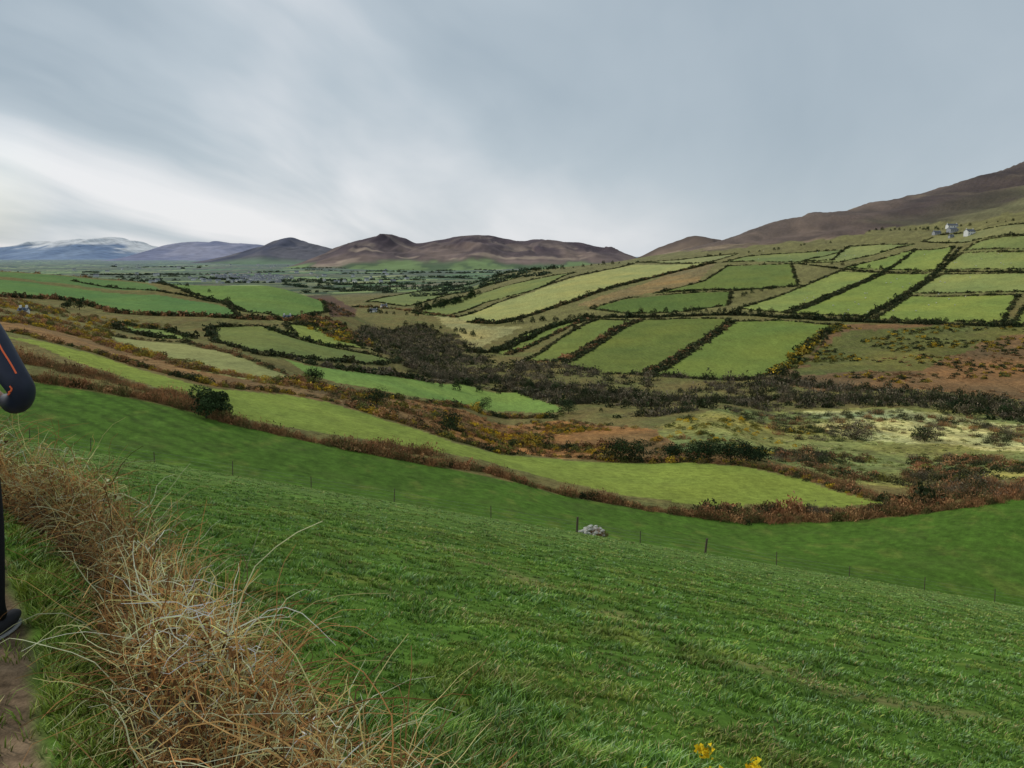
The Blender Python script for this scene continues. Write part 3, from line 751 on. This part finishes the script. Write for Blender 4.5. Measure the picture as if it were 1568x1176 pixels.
def sheep_flock():
    import bmesh
    mw=flat_mat('wool',(.7,.68,.6),8,.15);mf=flat_mat('sheep_face',(.06,.05,.05),8,.1)
    e=bpy.data.objects.new('sheep_flock',None);scene.collection.objects.link(e)
    bm=bmesh.new()
    def ell(c,s,m,seg=10):
        r=bmesh.ops.create_uvsphere(bm,u_segments=seg,v_segments=7,radius=1)
        for v in r['verts']: v.co=Vector((v.co.x*s[0]+c[0],v.co.y*s[1]+c[1],v.co.z*s[2]+c[2]))
        for v in r['verts']:
            for f in v.link_faces: f.material_index=m
    ell((0,0,.62),(.5,.24,.27),0);ell((.38,0,.7),(.2,.17,.2),0);ell((.6,0,.62),(.16,.08,.09),1);ell((.5,.1,.7),(.03,.07,.03),1,6);ell((.5,-.1,.7),(.03,.07,.03),1,6);ell((-.5,0,.58),(.06,.05,.14),0,6)
    for sx in(-.33,.33):
        for sy in(-.12,.12): ell((sx,sy,.38),(.07,.06,.16),0,6);ell((sx+.01,sy,.17),(.035,.035,.19),1,6)
    me=bpy.data.meshes.new('sheep');bm.to_mesh(me);bm.free();me.materials.append(mw);me.materials.append(mf)
    pts=[(1290+rng.uniform(-60,200),rng.uniform(425,485)) for _ in range(34)]+[(1440+rng.uniform(-30,110),rng.uniform(385,410)) for _ in range(12)]+[(1250+rng.uniform(-100,60),rng.uniform(385,400)) for _ in range(8)]
    for i,(u,v) in enumerate(pts):
        x,y=site(u,v,ymin=400);o=bpy.data.objects.new('ewe_%d'%i,me);scene.collection.objects.link(o);o.parent=e
        o.location=(x,y,float(height(x,y)));o.rotation_euler=(0,0,rng.uniform(0,6.28));o.scale=(1.25,)*3
sheep_flock()

# ------------------------------------------------------------------ near grass
def blades(name,n_tuft,y0,y1,per,a0,a1,hm,mat):
    Y=y0*(y1/y0)**rng.random(n_tuft);Aa=rng.uniform(a0,a1,n_tuft);X=Aa*Y
    d=vnoise(X/.5,Y/.5,201)*.5+vnoise(X/1.9,Y/1.9,202)*.5
    keep=(rng.random(n_tuft)<.2+1.4*d)
    inh=(X<hr(Y)+.05)&(X>hl(Y));pe=np.interp(Y,PEY,PEX)
    path=(X<pe-.03)&(X>pe-.85)&(Y<14)
    keep&=~inh&~(path&(rng.random(n_tuft)<.93))
    X=X[keep];Y=Y[keep];nt_=len(X)
    ti=np.repeat(np.arange(nt_),per);n=len(ti)
    an=rng.uniform(0,6.283,n);rad=rng.random(n)**.6*(.028+.0026*Y[ti])
    bx=X[ti]+np.cos(an)*rad;by=Y[ti]+np.sin(an)*rad;bz=height(bx,np.maximum(by,.55))-.005
    tv=vnoise(bx/.45,by/.45,203)**2*1.6+vnoise(bx/2.5,by/2.5,204)*.5
    H=hm*rng.uniform(.5,1.3,n)*(.4+.8*tv)*(1+.003*by)
    W=(.0018+.00048*by)*rng.uniform(.7,1.3,n)
    lean=H*rng.uniform(.3,1.1,n);la=an+rng.normal(0,.9,n)
    lx=np.cos(la)*lean+.2*H;ly=np.sin(la)*lean*.8-.1*H
    wa=rng.uniform(0,3.1416,n);wx=np.cos(wa)*W;wy=np.sin(wa)*W
    B=np.column_stack([bx,by,bz]);w=np.column_stack([wx,wy,wx*0])
    M=B+np.column_stack([lx*.35,ly*.35,H*.6]);Tp=B+np.column_stack([lx,ly,H])
    V=np.stack([B-w,B+w,M-w*.8,M+w*.8,Tp],1)
    base=np.arange(n)[:,None,None]*5
    Fc=(base+np.array([[0,1,3],[0,3,2],[2,3,4]])[None]).reshape(-1,3)
    cs=np.array([grn(76,124,34),grn(92,142,46),grn(104,152,72),grn(62,110,30),grn(134,152,64),grn(124,162,116)])
    pr_=np.array([.3,.25,.15,.13,.06,.11])
    tc=cs[rng.choice(6,nt_,p=pr_)][ti]*.5+cs[rng.choice(6,n,p=pr_)]*.5
    tc=tc*1.42
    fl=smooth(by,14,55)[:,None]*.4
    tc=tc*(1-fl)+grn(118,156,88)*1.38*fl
    yel=smooth(vnoise(bx/1.6,by/1.6,176)*.6+vnoise(bx/.5,by/.5,177)*.4,.5,.75)[:,None]*.45
    tc=tc*(1-yel)+grn(134,146,58)*1.3*yel
    tp=np.array(TRK);dd=np.full(n,1e9)
    for i in range(len(tp)-1):
        a=tp[i];b=tp[i+1];ab=b-a;q1=np.clip(((bx-a[0])*ab[0]+(by-a[1])*ab[1])/(ab@ab),0,1)
        dd=np.minimum(dd,np.hypot(bx-a[0]-q1*ab[0],by-a[1]-q1*ab[1]))
    ptrk=np.exp(-(dd/.45)**2)*.28*(vnoise(bx/.8,by/.8,190)>.55)
    dry=(rng.random(n)<.03+.12*(vnoise(bx/1.3,by/1.3,77)>.72)+ptrk)
    tc[dry]=alb(184,166,112)
    tc=tc*(.55+.90*vnoise(bx/.5,by/.5,78))[:,None]
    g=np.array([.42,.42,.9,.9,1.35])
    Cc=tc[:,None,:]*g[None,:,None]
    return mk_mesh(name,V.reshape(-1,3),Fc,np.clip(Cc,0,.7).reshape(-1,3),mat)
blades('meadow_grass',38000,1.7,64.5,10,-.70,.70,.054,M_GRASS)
blades('verge_grass',6000,1.3,8,11,-1.0,-.42,.07,M_GRASS)
print('grass',time.time()-T0)

# ------------------------------------------------------------------ bramble / dead bracken bank
def stems(P0,D,L,r,seg,curl,grav,col):
    n=len(P0);P=[P0];d=D.copy()
    for i in range(seg):
        d=d+rng.normal(size=(n,3))*curl;d[:,2]-=grav*(i/seg);d/=np.linalg.norm(d,axis=1,keepdims=True)
        P.append(P[-1]+d*(L/seg)[:,None])
    P=np.stack(P,1)
    tg=np.gradient(P,axis=1);tg/=np.linalg.norm(tg,axis=2,keepdims=True)+1e-9
    ref=rand_unit(n)[:,None,:];a=np.cross(tg,ref);a/=np.linalg.norm(a,axis=2,keepdims=True)+1e-9;b=np.cross(tg,a)
    taper=np.linspace(1,.35,seg+1)[None,:,None]*r[:,None,None]
    V=np.stack([P+(a*math.cos(t)+b*math.sin(t))*taper for t in(0,2.094,4.189)],2)
    base=np.arange(n)[:,None,None]*(seg+1)*3
    f=[]
    for s in range(seg):
        for j in range(3):
            k=(j+1)%3;A0=s*3+j;A1=s*3+k;B0=A0+3;B1=A1+3
            f+=[(A0,A1,B1),(A0,B1,B0)]
    Fc=(base+np.array(f)[None]).reshape(-1,3)
    Cc=np.broadcast_to(col[:,None,None,:],V.shape)
    return V.reshape(-1,3),Fc,Cc.reshape(-1,3)
def bank_pts(n,y0=1.5,y1=11):
    Y=y0*(y1/y0)**rng.random(n);s=rng.random(n);X=hl(Y)+(hr(Y)-hl(Y))*s
    return X,Y,s
def bank_h(s,Y): return (.50+.10*np.sin(Y*3.1)+.08*np.sin(Y*7.7)+.10*np.sin(Y*5.1+s*7))*np.sin(np.pi*np.clip(s*.86+.12,0,1))**.6
VV=[];FF=[];CC=[];off_=0
def add(t):
    global off_
    VV.append(t[0]);FF.append(t[1]+off_);CC.append(t[2]);off_+=len(t[0])
STR=np.array([alb(222,186,124),alb(190,150,92),alb(158,114,68),alb(234,208,152),alb(112,82,52),alb(170,122,74)])
def bank_layer(n,Lr,r0,seg,curl,grav,hfr,upz,pr_):
    X,Y,s=bank_pts(n);H=bank_h(s,Y);z=height(X,Y)+H*rng.uniform(*hfr,n)
    D=rand_unit(n)*[1,1,.7]+np.array([.12,-.05,upz]);D/=np.linalg.norm(D,axis=1,keepdims=True)
    L=rng.uniform(*Lr,n);r=rng.uniform(.6,1.4,n)*r0
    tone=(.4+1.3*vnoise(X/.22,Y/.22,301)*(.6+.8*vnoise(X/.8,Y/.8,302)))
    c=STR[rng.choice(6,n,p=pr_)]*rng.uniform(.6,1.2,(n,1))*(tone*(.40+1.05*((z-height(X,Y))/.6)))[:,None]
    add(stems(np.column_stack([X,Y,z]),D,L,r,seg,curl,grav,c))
bank_layer(8500,(.12,.42),.0021,6,.30,.25,(0,.95),.35,[.2,.22,.2,.08,.15,.15])
bank_layer(10000,(.07,.22),.0016,4,.45,.15,(.3,1.05),.2,[.3,.2,.13,.19,.05,.13])
bank_layer(1300,(.35,.7),.0028,8,.16,.30,(.1,.7),1.2,[.2,.25,.2,.1,.1,.15])
n=38;Y=rng.uniform(1.7,4.5,n);X=hr(Y)+rng.uniform(-.35,.05,n);z=height(X,Y)+.1
D=np.column_stack([rng.uniform(-.2,.6,n),rng.uniform(-.4,.3,n),np.full(n,1.4)]);D/=np.linalg.norm(D,axis=1,keepdims=True)
add(stems(np.column_stack([X,Y,z]),D,rng.uniform(.3,.65,n),np.full(n,.0021),10,.20,.06,STR[rng.choice([0,3],n)]))
n=34;Y=rng.uniform(1.75,2.3,n);X=rng.uniform(-.4,.08,n);z=height(X,Y)
D=np.column_stack([rng.uniform(-.3,.5,n),rng.uniform(-.3,.3,n),np.full(n,1.3)]);D/=np.linalg.norm(D,axis=1,keepdims=True)
add(stems(np.column_stack([X,Y,z]),D,rng.uniform(.4,.8,n),np.full(n,.0018),10,.20,.03,STR[rng.choice([0,1,3],n)]))
mk_mesh('dead_bracken_bank',np.concatenate(VV),np.concatenate(FF),np.clip(np.concatenate(CC),.01,.7),M_DRY)
A=Acc();n=24000;X,Y,s=bank_pts(n);H=bank_h(s,Y);fr=rng.uniform(.0,.92,n);z=height(X,Y)+H*fr
P=np.column_stack([X,Y,z])+rng.normal(size=(n,3))*.02
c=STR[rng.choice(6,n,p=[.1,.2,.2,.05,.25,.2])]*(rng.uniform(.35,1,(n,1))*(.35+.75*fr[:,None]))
gm=rng.random(n)<.10;c[gm]=grn(80,110,44)*.8
A.raw(leaves(P,.026),np.repeat(c,3,axis=0));A.build('withered_bracken_leaves',M_DRY)
ny,ns=120,14
yy=1.4*(12/1.4)**np.linspace(0,1,ny);ss=np.linspace(0,1,ns)
SS,YY=np.meshgrid(ss,yy);XX=hl(YY)+(hr(YY)-hl(YY))*SS
ZZ=height(XX,YY)+bank_h(SS,YY)*.5*np.where((SS<.01)|(SS>.99),0,1)+.05*fbm(XX/.15,YY/.15,3,220)-.02
ii=np.arange(ny*ns).reshape(ny,ns);q=np.stack([ii[:-1,:-1],ii[:-1,1:],ii[1:,1:],ii[1:,:-1]],-1).reshape(-1,4)
mk_mesh('bank_litter',np.stack([XX,YY,ZZ],-1),q,np.broadcast_to(alb(58,44,30),(ny*ns,3))*(1+.4*fbm(XX/.08,YY/.08,2,5)).reshape(-1,1),M_DRY,True,nv=4)

def gorse():
    e=bpy.data.objects.new('gorse_bush',None);scene.collection.objects.link(e)
    gx,gy=.405,1.75;gz=float(height(gx,gy))
    n=60;an=rng.uniform(0,6.28,n);P0=np.column_stack([gx+.05*np.cos(an),gy+.05*np.sin(an),np.full(n,gz)])
    D=np.column_stack([np.cos(an)*.22,np.sin(an)*.2,np.ones(n)]);D/=np.linalg.norm(D,axis=1,keepdims=True)
    Ln=rng.uniform(.50,.76,n);Ln[:9]=rng.uniform(.81,.865,9);D[:9,0]=np.linspace(-.05,.07,9)+.02;D[:9,1]*=.3;D[:9]/=np.linalg.norm(D[:9],axis=1,keepdims=True)
    t=stems(P0,D,Ln,np.full(n,.004),8,.025,.02,np.tile(alb(86,104,44),(n,1)))
    o=mk_mesh('stems',t[0],t[1],t[2],M_VEG);o.parent=e
    V=t[0].reshape(n,9,3,3).mean(2)
    m=6000;i=rng.integers(0,n,m);f=rng.uniform(2,8,m);k=np.minimum(f.astype(int),7);fr=(f-k)[:,None]
    base=V[i,k]*(1-fr)+V[i,k+1]*fr;d=rand_unit(m)+[0,0,.5];d/=np.linalg.norm(d,axis=1,keepdims=True)
    sd=np.cross(d,rand_unit(m));sd/=np.linalg.norm(sd,axis=1,keepdims=True)
    sp=np.stack([base-sd*.0012,base+sd*.0012,base+d*rng.uniform(.012,.028,(m,1))],1)
    a=Acc();a.raw(sp,np.repeat(pick([alb(82,110,44),alb(104,126,58)],m),3,axis=0));o=a.build('spines');o.parent=e
    m=150;i=rng.integers(0,n,m);k=rng.integers(7,9,m);i[:70]=rng.integers(0,9,70);k[:70]=8;c=V[i,k]+rng.normal(size=(m,3))*.008
    a=Acc()
    for j in range(6):
        a.raw(leaves(c+rng.normal(size=(m,3))*.003,.014),np.array((.75,.55,.02)))
    o=a.build('flowers');o.parent=e
gorse()

# ------------------------------------------------------------------ walker at the left edge
def skin_mesh(V,Ed,Rr,name,sub=2,root=0):
    me=bpy.data.meshes.new(name);me.from_pydata(V,Ed,[]);o=bpy.data.objects.new(name,me);scene.collection.objects.link(o)
    sk=o.modifiers.new('s','SKIN');sk.use_smooth_shade=True
    for i,r in enumerate(Rr):
        sv=me.skin_vertices[0].data[i];sv.radius=r if isinstance(r,tuple) else (r,r);sv.use_root=(i==root)
    sb=o.modifiers.new('u','SUBSURF');sb.levels=sub;sb.render_levels=sub
    dg=bpy.context.evaluated_depsgraph_get();m2=bpy.data.meshes.new_from_object(o.evaluated_get(dg))
    bpy.data.objects.remove(o);o=bpy.data.objects.new(name,m2);scene.collection.objects.link(o)
    for p in m2.polygons: p.use_smooth=True
    return o
def person():
    e=bpy.data.objects.new('walking_person',None);scene.collection.objects.link(e)
    mj=flat_mat('navy_jacket',(.014,.019,.038),30,.35,.55,.35);mt=flat_mat('black_trousers',(.010,.010,.012),40,.3,.8)
    ms=flat_mat('skin_tone',(.48,.27,.19),20,.05,.5,.3);mo=flat_mat('orange_piping',(.85,.16,.06),20,.05,.5)
    msh=flat_mat('shoe_fabric',(.03,.03,.035),30,.2);mso=flat_mat('shoe_sole',(.35,.35,.34),30,.1);mh=flat_mat('brown_hair',(.05,.028,.015),60,.4,.5,.4)
    V=[(0,0,.95),(0,0,1.08),(0,.01,1.26),(0,0,1.38),(0,.0,1.46),(0,.01,1.53),
       (.095,0,.88),(.105,.04,.50),(.105,.02,.13),(.11,.07,.07),
       (-.095,0,.88),(-.10,.10,.51),(-.10,-.14,.16),(-.10,-.08,.08),
       (.175,0,1.375),(.255,-.03,1.25),(.315,-.045,1.155),(.335,-.02,1.100),(.295,.03,1.055),(.215,.12,1.02),(.14,.19,1.03),
       (-.175,0,1.375),(-.25,-.03,1.25),(-.305,-.045,1.15),(-.32,-.01,1.10),(-.29,.04,1.06),(-.20,.13,1.03),(-.13,.19,1.03)]
    Ed=[(0,1),(1,2),(2,3),(3,4),(4,5),(0,6),(6,7),(7,8),(8,9),(0,10),(10,11),(11,12),(12,13),(3,14),(14,15),(15,16),(16,17),(17,18),(18,19),(19,20),(3,21),(21,22),(22,23),(23,24),(24,25),(25,26),(26,27)]
    arm=[(.074,.074),(.068,.068),(.060,.060),(.056,.056),(.056,.056),(.048,.048),(.032,.03)]
    Rr=[(.155,.115),(.15,.11),(.165,.12),(.12,.09),(.06,.06),(.055,.06),(.095,.10),(.066,.068),(.05,.05),(.04,.04),(.095,.10),(.066,.068),(.05,.05),(.04,.04)]+arm+arm
    b=skin_mesh(V,Ed,Rr,'body');b.parent=e;me=b.data
    for m in(mj,mt,ms): me.materials.append(m)
    for p in me.polygons:
        c=p.center
        p.material_index=1 if c.z<.86 and abs(c.x)<.2 else (2 if c.z>1.475 else 0)
    bv=BVHTree.FromObject(b,bpy.context.evaluated_depsgraph_get())
    def ribbon(nm,pts,off):
        out=[]
        P=[Vector(p) for p in pts]
        for i in range(len(P)-1):
            for k in range(8):
                q_=P[i].lerp(P[i+1],k/8)+Vector(off);h=bv.find_nearest(q_)
                out.append(h[0]+h[1]*.001)
        tube_obj(nm,[out],.0036,mo,e)
    ribbon('sleeve_stripe_1',[(.10,0,1.44),(.19,0,1.40),(.27,-.03,1.26),(.335,-.04,1.15)],(.05,-.07,.03))
    ribbon('sleeve_stripe_2',[(.15,0,1.40),(.21,-.02,1.30),(.28,-.05,1.18)],(-.01,-.12,0))
    ribbon('forearm_stripe',[(.33,-.10,1.12),(.31,-.09,1.09),(.27,-.05,1.07)],(0,-.03,0.0))
    ribbon('sleeve_stripe_3',[(-.12,0,1.42),(-.19,0,1.36),(-.30,-.03,1.13)],(-.05,-.08,0))
    for nm,cz,rx,ry,rt in (('jacket_hem',.87,.155,.12,.018),('collar',1.475,.068,.066,.016)):
        pth=[(rx*math.cos(t),ry*math.sin(t),cz) for t in np.linspace(0,2*math.pi,30)]
        tube_obj(nm,[pth],rt,mj,e)
    import bmesh
    bm=bmesh.new();bmesh.ops.create_uvsphere(bm,u_segments=40,v_segments=28,radius=1)
    for v in bm.verts:
        x,y,z=v.co
        k=1-.28*max(0,-z)**1.3
        X=x*.076*k;Y_=y*.095*(1-.12*max(0,-z));Z_=z*.118
        if y>0:
            Y_+=.024*math.exp(-((x/.17)**2+((z+.12)/.2)**2))
            Y_-=.010*math.exp(-(((abs(x)-.42)/.2)**2+((z-.12)/.14)**2))
            Y_+=.006*math.exp(-((x/.3)**2+((z+.48)/.07)**2))
            Y_+=.010*math.exp(-((x/.3)**2+((z+.85)/.15)**2))
        v.co=(X,Y_,Z_)
    for f in bm.faces: f.smooth=True
    m=bpy.data.meshes.new('head');bm.to_mesh(m);bm.free();m.materials.append(ms)
    hd=bpy.data.objects.new('head',m);scene.collection.objects.link(hd);hd.parent=e;hd.location=(0,.02,1.605)
    def ell(nm,c,s,mat,cut=None):
        bm=bmesh.new();bmesh.ops.create_uvsphere(bm,u_segments=24,v_segments=16,radius=1)
        for v in bm.verts: v.co=Vector((v.co.x*s[0],v.co.y*s[1],v.co.z*s[2]))
        if cut: bmesh.ops.delete(bm,geom=[v for v in bm.verts if cut(v.co)],context='VERTS')
        for f in bm.faces: f.smooth=True
        m=bpy.data.meshes.new(nm);bm.to_mesh(m);bm.free();m.materials.append(mat)
        o=bpy.data.objects.new(nm,m);scene.collection.objects.link(o);o.parent=e;o.location=c;return o
    ell('hair',(0,.008,1.615),(.083,.102,.122),mh,lambda c:c.y>.045 and c.z<.06 or c.z<-.075 and c.y>-.02)
    mey=flat_mat('eye_white',(.7,.7,.68),5,.02,.3,.5);mir=flat_mat('iris',(.04,.06,.07),5,.02,.2,.5);ml=flat_mat('lips',(.38,.14,.12),9,.05)
    for s in(-1,1):
        ell('eye_%d'%s,(s*.031,.096,1.617),(.012,.010,.008),mey);ell('iris_%d'%s,(s*.031,.104,1.617),(.005,.003,.005),mir)
        ell('ear_%d'%s,(s*.077,.015,1.60),(.010,.018,.030),ms);ell('eyebrow_%d'%s,(s*.031,.104,1.637),(.017,.004,.003),mh)
    ell('mouth',(0,.106,1.55),(.022,.006,.006),ml)
    def hand(nm,w,d,side,curl):
        w=Vector(w);d=Vector(d).normalized();s=Vector(side).normalized();nrm=d.cross(s).normalized()
        V=[w,w+d*.03,w+d*.075];R_=[(.022,.018),(.032,.016),(.034,.014)];Ed=[(0,1),(1,2)]
        for i,L in enumerate((.070,.080,.074,.058)):
            o=(i-1.5)*.019;b0=len(V);p=w+d*.07+s*o;V.append(p);R_.append(.0095);Ed.append((2,b0));dd=d.copy()
            for k,fr in enumerate((.45,.3,.25)):
                dd=(dd+nrm*curl*(.5+.4*k)).normalized();p=p+dd*L*fr;V.append(p);R_.append(.0088-.0008*k);Ed.append((b0+k,b0+k+1))
        b0=len(V);p=w+d*.03-s*.028;V.append(p);R_.append(.012);Ed.append((1,b0));dd=(d*.7-s*.7).normalized()
        for k in range(2):
            p=p+dd*.03;dd=(dd+d*.5+nrm*curl*.5).normalized();V.append(p);R_.append(.010-.001*k);Ed.append((b0+k,b0+k+1))
        o=skin_mesh([tuple(v) for v in V],Ed,R_,nm,2);o.data.materials.append(ms);o.parent=e
    hand('hand_right',(.135,.193,1.03),(-.8,.5,0),(0,.1,-1),.6)
    hand('hand_left',(-.125,.193,1.03),(.8,.5,.05),(0,.1,-1),-.6)
    def shoe(nm,x,y,pitch):
        pe=bpy.data.objects.new(nm,None);scene.collection.objects.link(pe);pe.parent=e;pe.location=(x,y,0);pe.rotation_euler=(pitch,0,0)
        for part,mat,zz,hh,k in(('sole',mso,.012,.014,1.02),('upper',msh,.05,.045,1)):
            bm=bmesh.new();bmesh.ops.create_uvsphere(bm,u_segments=24,v_segments=14,radius=1)
            for v in bm.verts:
                yv=v.co.y;h_=hh*(1-.35*max(0,yv)) if part=='upper' else hh
                zc=v.co.z;zc=max(zc,-.7)
                v.co=Vector((v.co.x*.046*k*(1-.12*(yv<0)*abs(yv)),yv*.135*k+.05,zc*h_))
            for f in bm.faces: f.smooth=True
            m=bpy.data.meshes.new(part);bm.to_mesh(m);bm.free();m.materials.append(mat)
            o=bpy.data.objects.new(part,m);scene.collection.objects.link(o);o.parent=pe;o.location=(0,0,zz)
    shoe('shoe_right',.108,.03,0);shoe('shoe_left',-.10,-.14,-.25)
    e.location=(-2.35,3.5,float(height(-2.35,3.5))+.0);e.rotation_euler=(0,0,.05)
person()

# ------------------------------------------------------------------ sky, sun, camera
w=bpy.data.worlds.new('World');scene.world=w;w.use_nodes=True;nt=w.node_tree
bg=nt.nodes['Background'];STR_=.1
bg.inputs['Strength'].default_value=STR_
sk=N(nt,'ShaderNodeTexSky',sky_type='NISHITA');sk.sun_disc=False;sk.sun_elevation=math.radians(38);sk.sun_rotation=math.radians(-60)
tc=N(nt,'ShaderNodeTexCoord');sp=N(nt,'ShaderNodeSeparateXYZ');nt.links.new(tc.outputs['Generated'],sp.inputs[0])
x,y,z=sp.outputs
zp=math_(nt,'MAXIMUM',z,0.0);den=math_(nt,'ADD',zp,.15)
def comb(a,b,c=0.0):
    n=N(nt,'ShaderNodeCombineXYZ')
    for i,v in enumerate((a,b,c)):
        if isinstance(v,(int,float)): n.inputs[i].default_value=v
        else: nt.links.new(v,n.inputs[i])
    return n.outputs[0]
def noise(vec,s,d,r=.5,dist=0):
    n=N(nt,'ShaderNodeTexNoise');n.inputs['Scale'].default_value=s;n.inputs['Detail'].default_value=d;n.inputs['Roughness'].default_value=r;n.inputs['Distortion'].default_value=dist
    nt.links.new(vec,n.inputs['Vector']);return n.outputs['Fac']
warp=math_(nt,'MULTIPLY',math_(nt,'SUBTRACT',noise(tc.outputs['Generated'],1.9,3),.5),1.3)
p=math_(nt,'ADD',math_(nt,'DIVIDE',math_(nt,'MULTIPLY_ADD',y,-.12,x),den),warp);q_=math_(nt,'DIVIDE',y,den)
n1_=noise(comb(p,math_(nt,'MULTIPLY',q_,.30),5.7),.95,5,.48,.3)
n2_=noise(tc.outputs['Generated'],2.6,5,.55,.4)
left=math_(nt,'MULTIPLY_ADD',x,-1.3,.38,clamp=True)
s1=math_(nt,'MULTIPLY',math_(nt,'SUBTRACT',n1_,.5),math_(nt,'MULTIPLY_ADD',left,2.7,.35))
s2=math_(nt,'MULTIPLY',math_(nt,'SUBTRACT',n2_,.5),.6)
f=math_(nt,'ADD',math_(nt,'ADD',s1,s2),math_(nt,'MULTIPLY_ADD',left,.32,.25))
hor=math_(nt,'POWER',math_(nt,'SUBTRACT',1.0,math_(nt,'MINIMUM',math_(nt,'MULTIPLY',zp,6.5),1.0)),2.0)
f=math_(nt,'ADD',f,math_(nt,'MULTIPLY',hor,.42),clamp=True)
cr=N(nt,'ShaderNodeValToRGB');el=cr.color_ramp.elements
el[0].position=0;el[0].color=(*(s2l((150,167,180))),1);el[1].position=1;el[1].color=(*(s2l((236,237,240))),1)
e2=el.new(.45);e2.color=(*(s2l((185,197,206))),1)
nt.links.new(f,cr.inputs[0])
sc=N(nt,'ShaderNodeVectorMath',operation='SCALE');nt.links.new(cr.outputs[0],sc.inputs[0]);sc.inputs['Scale'].default_value=1/STR_
mx=N(nt,'ShaderNodeMix',data_type='RGBA')
dt=N(nt,'ShaderNodeVectorMath',operation='DISTANCE');nt.links.new(tc.outputs['Generated'],dt.inputs[0]);dv=Vector((-.62,1.0,.085)).normalized();dt.inputs[1].default_value=dv
gap=math_(nt,'MULTIPLY_ADD',dt.outputs['Value'],-9.0,.75,clamp=True)
nt.links.new(math_(nt,'SUBTRACT',.93,math_(nt,'MULTIPLY',gap,.5)),mx.inputs[0])
nt.links.new(sk.outputs[0],mx.inputs[6]);nt.links.new(sc.outputs[0],mx.inputs[7]);nt.links.new(mx.outputs[2],bg.inputs['Color'])
sl=bpy.data.lights.new('sun','SUN');sl.energy=1.5;sl.angle=math.radians(12);sl.color=(1,.95,.87)
so=bpy.data.objects.new('sun',sl);scene.collection.objects.link(so)
d=Vector((-math.sin(math.radians(60))*math.cos(math.radians(38)),math.cos(math.radians(60))*math.cos(math.radians(38)),math.sin(math.radians(38))))
so.rotation_euler=d.to_track_quat('Z','Y').to_euler()
cam=bpy.data.cameras.new('camera');cam.sensor_width=36;cam.lens=36*F/1568;cam.clip_start=.05;cam.clip_end=80000
co=bpy.data.objects.new('camera',cam);scene.collection.objects.link(co);co.location=(0,0,0)
co.rotation_euler=(math.pi/2-math.asin(SP),0,0);scene.camera=co
print('done',time.time()-T0)
